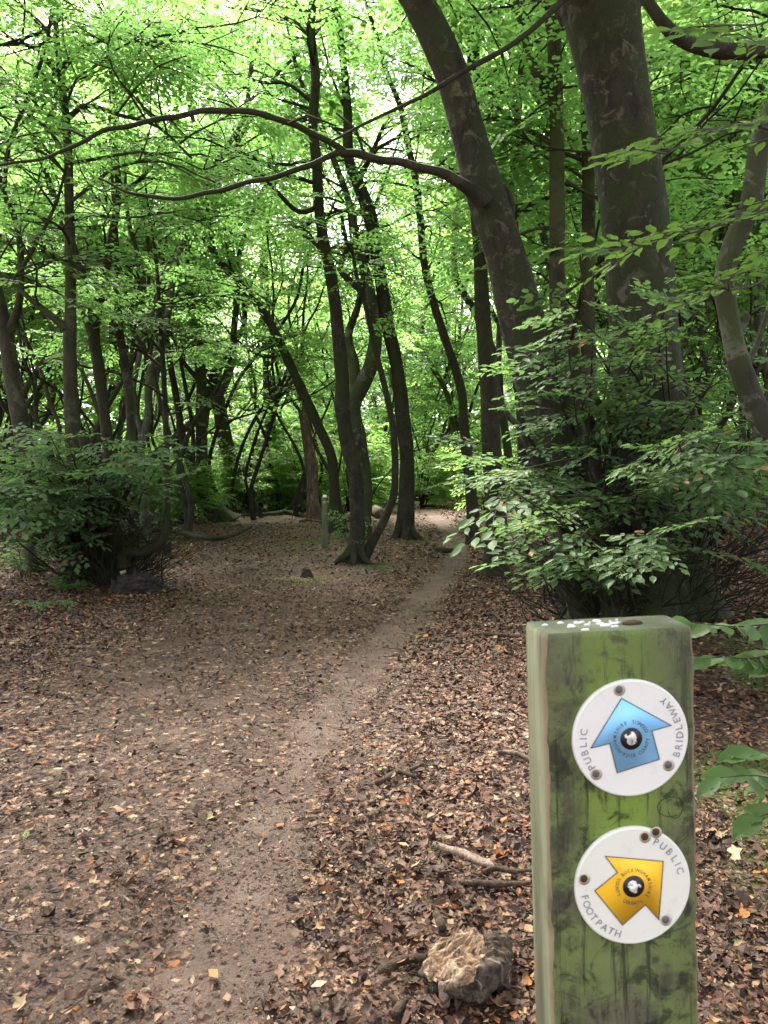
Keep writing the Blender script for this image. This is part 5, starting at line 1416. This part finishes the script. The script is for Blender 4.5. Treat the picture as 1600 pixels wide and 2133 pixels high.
def disc(cpx, cpy, rp, arrow, acol, words, nails, ring_rot, white, dlabel, oval=1.0, swan_rot=0.):
    cx, cz = post_xz(cpx, cpy)
    r = rp * PX; th = .0032
    G = Geo(); n = 96; a = np.linspace(0, 2 * math.pi, n, endpoint=False)
    rings = [(r, FY + .0002), (r, FY - th + .0012), (r - .0006, FY - th + .0003), (r - .0016, FY - th), (r - .0024, FY - th + .0001)]
    V = np.concatenate([np.stack([cx + q * np.cos(a), np.full(n, y), cz + q * oval * np.sin(a)], 1) for q, y in rings])
    Fq = [(k * n + i, k * n + (i + 1) % n, (k + 1) * n + (i + 1) % n, (k + 1) * n + i) for k in range(len(rings) - 1) for i in range(n)]
    G.add(V, [f[::-1] for f in Fq]); G.f.append((np.array([[(len(rings) - 1) * n + i for i in range(n)]]), 0))
    G.f.append((np.array([[i for i in range(n)][::-1]]), 0))
    D = G.obj('waymark_disc', white); D['label'] = dlabel; D.parent = T; D.matrix_parent_inverse = Matrix()
    for pl in D.data.polygons: pl.use_smooth = False
    y0 = FY - th - .00005

    def sub(G, name, m_, lab=None):
        o = G.obj(name, m_, smooth=False); o.parent = D; o.matrix_parent_inverse = Matrix()
        if lab: o['label'] = lab
        return o
    A = np.array([(cx + x * PX, cz - y * PX) for x, y in arrow])
    cen = A.mean(0)
    G = Geo()
    # outline: each edge as a thin bar, and the arrow itself
    flat_poly(G, A, y0 - .0002, .0003, 0)
    sub(G, 'arrow', acol)
    G = Geo(); w = .00035
    for i in range(len(A)):
        p, q = A[i], A[(i + 1) % len(A)]; t = (q - p) / np.linalg.norm(q - p); nn = np.array([-t[1], t[0]]) * w; p = p - t * w; q = q + t * w
        G.add([(s[0], y0 - .00035 - .00001 * i, s[1]) for s in (p + nn, q + nn, q - nn, p - nn)], [(0, 1, 2, 3)])
    sub(G, 'arrow_outline', M['outline'])
    for txt, rr, a0, a1, h, outw in words:
        G = Geo(); arc_text(G, txt, cx, cz, rr * PX, a0, a1, h * PX, y0 - .0002, outw, .006)
        sub(G, 'lettering', M['ink_faded'], 'grey word ' + txt)
    G = Geo()
    arc_text(G, 'BUCKINGHAMSHIRE', cx, cz, 36.0 * PX, 131 + ring_rot, -38 + ring_rot, 7.6 * PX, y0 - .0004, True, .012, .82)
    arc_text(G, 'COUNTY', cx, cz, 36.0 * PX, 152 + ring_rot, 206 + ring_rot, 7.6 * PX, y0 - .0004, False, .012, .82)
    arc_text(G, 'COUNCIL', cx, cz, 36.0 * PX, 236 + ring_rot, 296 + ring_rot, 7.6 * PX, y0 - .0004, False, .012, .82)
    sub(G, 'ring_lettering', M['ink'])
    G = Geo(); flat_poly(G, circ(cx, cz, 23.5 * PX), y0 - .0004, .0002); E = sub(G, 'emblem', M['ink_black'])
    G = Geo(); ca, sa = math.cos(R(swan_rot)), math.sin(R(swan_rot)); q = 21 * PX
    flat_poly(G, [(cx + q * (x * ca - z * sa), cz + q * (x * sa + z * ca)) for x, z in SX], y0 - .0006, .0002)
    sub(G, 'white_bird', white)
    for k, (nx_, ny_, mt) in enumerate(nails):
        nx2, nz2 = post_xz(nx_, ny_)
        G = Geo(); flat_poly(G, circ(nx2 + .0004, nz2 - .0005, .0045, 20), y0 - .00015, .0001); sub(G, 'nail_stain', M['stain'])
        G = Geo(); rr = .0031
        for q, (r_, dy) in enumerate([(rr, 0), (rr * .85, -.0008), (rr * .5, -.0012)]):
            c_ = circ(nx2, nz2, r_, 18); G.add(np.stack([c_[:, 0], np.full(18, y0 + dy), c_[:, 1]], 1), [(i - 18, (i + 1) % 18 - 18, (i + 1) % 18, i) for i in range(18)] if q else [])
        G.f.append((np.array([[G.n - 18 + i for i in range(18)]]), 0))
        sub(G, 'nail_head', M[mt], 'rusty nail head' if mt == 'rust' else None)
    return D


disc(1304, 1533, 124.5, [(-19.5, -87), (86.5, -23.4), (44.7, -14.4), (59.9, 47.4), (-31.8, 70.8), (-46.1, 7.3), (-87, 14.7)], M['blue'],
     [('PUBLIC', 103, 213, 169, 15, True), ('BRIDLEWAY', 104.5, -22, 47, 15, False)],
     [(1278.0, 1431, 'nail'), (1229.5, 1603, 'nail'), (1382.5, 1589, 'nail')], 148, M['disc_white'], 'upper white disc with a blue arrow reading PUBLIC BRIDLEWAY', 1.0, 150)
disc(1309, 1838, 125.5, [(65.5, -50.3), (-59.7, -70), (-34.4, -33.1), (-83.9, 2.9), (-25.4, 82.3), (25, 41.7), (54, 76.5)][::-1], M['yellow'],
     [('PUBLIC', 106, 61.5, 15, 15, True), ('FOOTPATH', 106, 188.5, 250.5, 15, False)],
     [(1332.5, 1736, 'rust'), (1204.5, 1818, 'rust'), (1377, 1909, 'nail'), (1356, 1727, 'rust')], 0, M['disc_cream'], 'lower cream disc with a yellow arrow reading PUBLIC FOOTPATH', 1.015, 0)
G = Geo(); cxx, czz = post_xz(1398, 1680)
for k, (rx, rz2, a0, a1) in enumerate([(30, 22, 0, 300), (17, 26, 200, 420)]):
    a = np.radians(np.linspace(a0, a1, 30)); o_ = np.stack([cxx + k * 9 * PX - 6 * PX + rx * PX * np.cos(a), czz + rz2 * PX * np.sin(a)], 1); q_ = np.stack([cxx + k * 9 * PX - 6 * PX + (rx - 1.6) * PX * np.cos(a), czz + (rz2 - 1.6) * PX * np.sin(a)], 1)
    G.add(np.stack([np.r_[o_[:, 0], q_[:, 0]], np.full(60, FY - .0002 - .0002 * k), np.r_[o_[:, 1], q_[:, 1]]], 1), [(i, i + 1, i + 31, i + 30) for i in range(29)])
o = G.obj('carved_mark', plain('carved', (.035, .045, .015), .9, .1), smooth=False); o.parent = T; o.matrix_parent_inverse = Matrix()
# bird droppings and a rusty nail on the post top
G = Geo(); gg = np.random.default_rng(19)
for k in range(26):
    x = gg.normal(-.010, .016); y = gg.normal(.0, .010); s = gg.uniform(.0006, .0028)
    if abs(y) < D_ / 2 - .006 and abs(x) < W_ / 2 - .008: lump_mesh(G, (x, y, HL + .0004), s * 1.4, s, .0012, k, 12, 8, .3)
o = G.obj('bird_dropping', plain('dropping', (.62, .62, .58), .7, .2, (.5, .5, .44), 300)); o.parent = T; o.matrix_parent_inverse = Matrix()
G = Geo(); lump_mesh(G, (.018, -.004, HL + .001), .008, .005, .002, 4, 14, 8, .2); o = G.obj('rust_spot', M['rust']); o.parent = T; o.matrix_parent_inverse = Matrix()

# ------------------------------------------------------------------ camera, light, world
cam = bpy.data.cameras.new('camera'); co = bpy.data.objects.new('camera', cam); C.objects.link(co)
co.location = (0, 0, HC); co.rotation_euler = (math.pi / 2 - PITCH, 0, 0)
cam.sensor_fit = 'VERTICAL'; cam.sensor_height = 36; cam.sensor_width = 27; cam.lens = F / 2133 * 36
cam.clip_start = .02; cam.clip_end = 600
cam.dof.use_dof = True; cam.dof.focus_distance = 4.5; cam.dof.aperture_fstop = cam.lens / 1.0
SC.camera = co

SUN_EL, SUN_AZ = 54, -24                      # azimuth clockwise from straight ahead (+y)
w = bpy.data.worlds.new('World'); SC.world = w; w.use_nodes = True
nt = w.node_tree; nt.nodes.clear()
sky = nt.nodes.new('ShaderNodeTexSky'); sky.sky_type = 'NISHITA'; sky.sun_disc = False; sky.sun_elevation = R(SUN_EL); sky.sun_rotation = R(SUN_AZ); sky.air_density = .6; sky.dust_density = 5.0; sky.ozone_density = 1.0
bg = nt.nodes.new('ShaderNodeBackground'); bg.inputs[1].default_value = .15
wo = nt.nodes.new('ShaderNodeOutputWorld'); hs = nt.nodes.new('ShaderNodeHueSaturation'); hs.inputs['Saturation'].default_value = .3; nt.links.new(sky.outputs[0], hs.inputs['Color']); nt.links.new(hs.outputs[0], bg.inputs[0]); nt.links.new(bg.outputs[0], wo.inputs[0])
sl = bpy.data.lights.new('sun', 'SUN'); sl.energy = 5.0; sl.angle = R(14); sl.color = (1, .95, .86)
so = bpy.data.objects.new('sun', sl); C.objects.link(so)
sd = Vector((math.sin(R(SUN_AZ)) * math.cos(R(SUN_EL)), math.cos(R(SUN_AZ)) * math.cos(R(SUN_EL)), math.sin(R(SUN_EL))))
so.rotation_euler = (-sd).to_track_quat('-Z', 'Y').to_euler()
so.location = (0, 0, 40)

SC.view_settings.view_transform = 'Standard'; SC.view_settings.look = 'None'; SC.view_settings.gamma = 1; SC.view_settings.use_curve_mapping = False
SC.view_settings.exposure = 2.8
cy = SC.cycles
cy.max_bounces = 12; cy.diffuse_bounces = 9; cy.glossy_bounces = 2; cy.transmission_bounces = 6; cy.transparent_max_bounces = 4
cy.sample_clamp_indirect = 6; cy.caustics_reflective = False; cy.caustics_refractive = False
cy.use_denoising = True
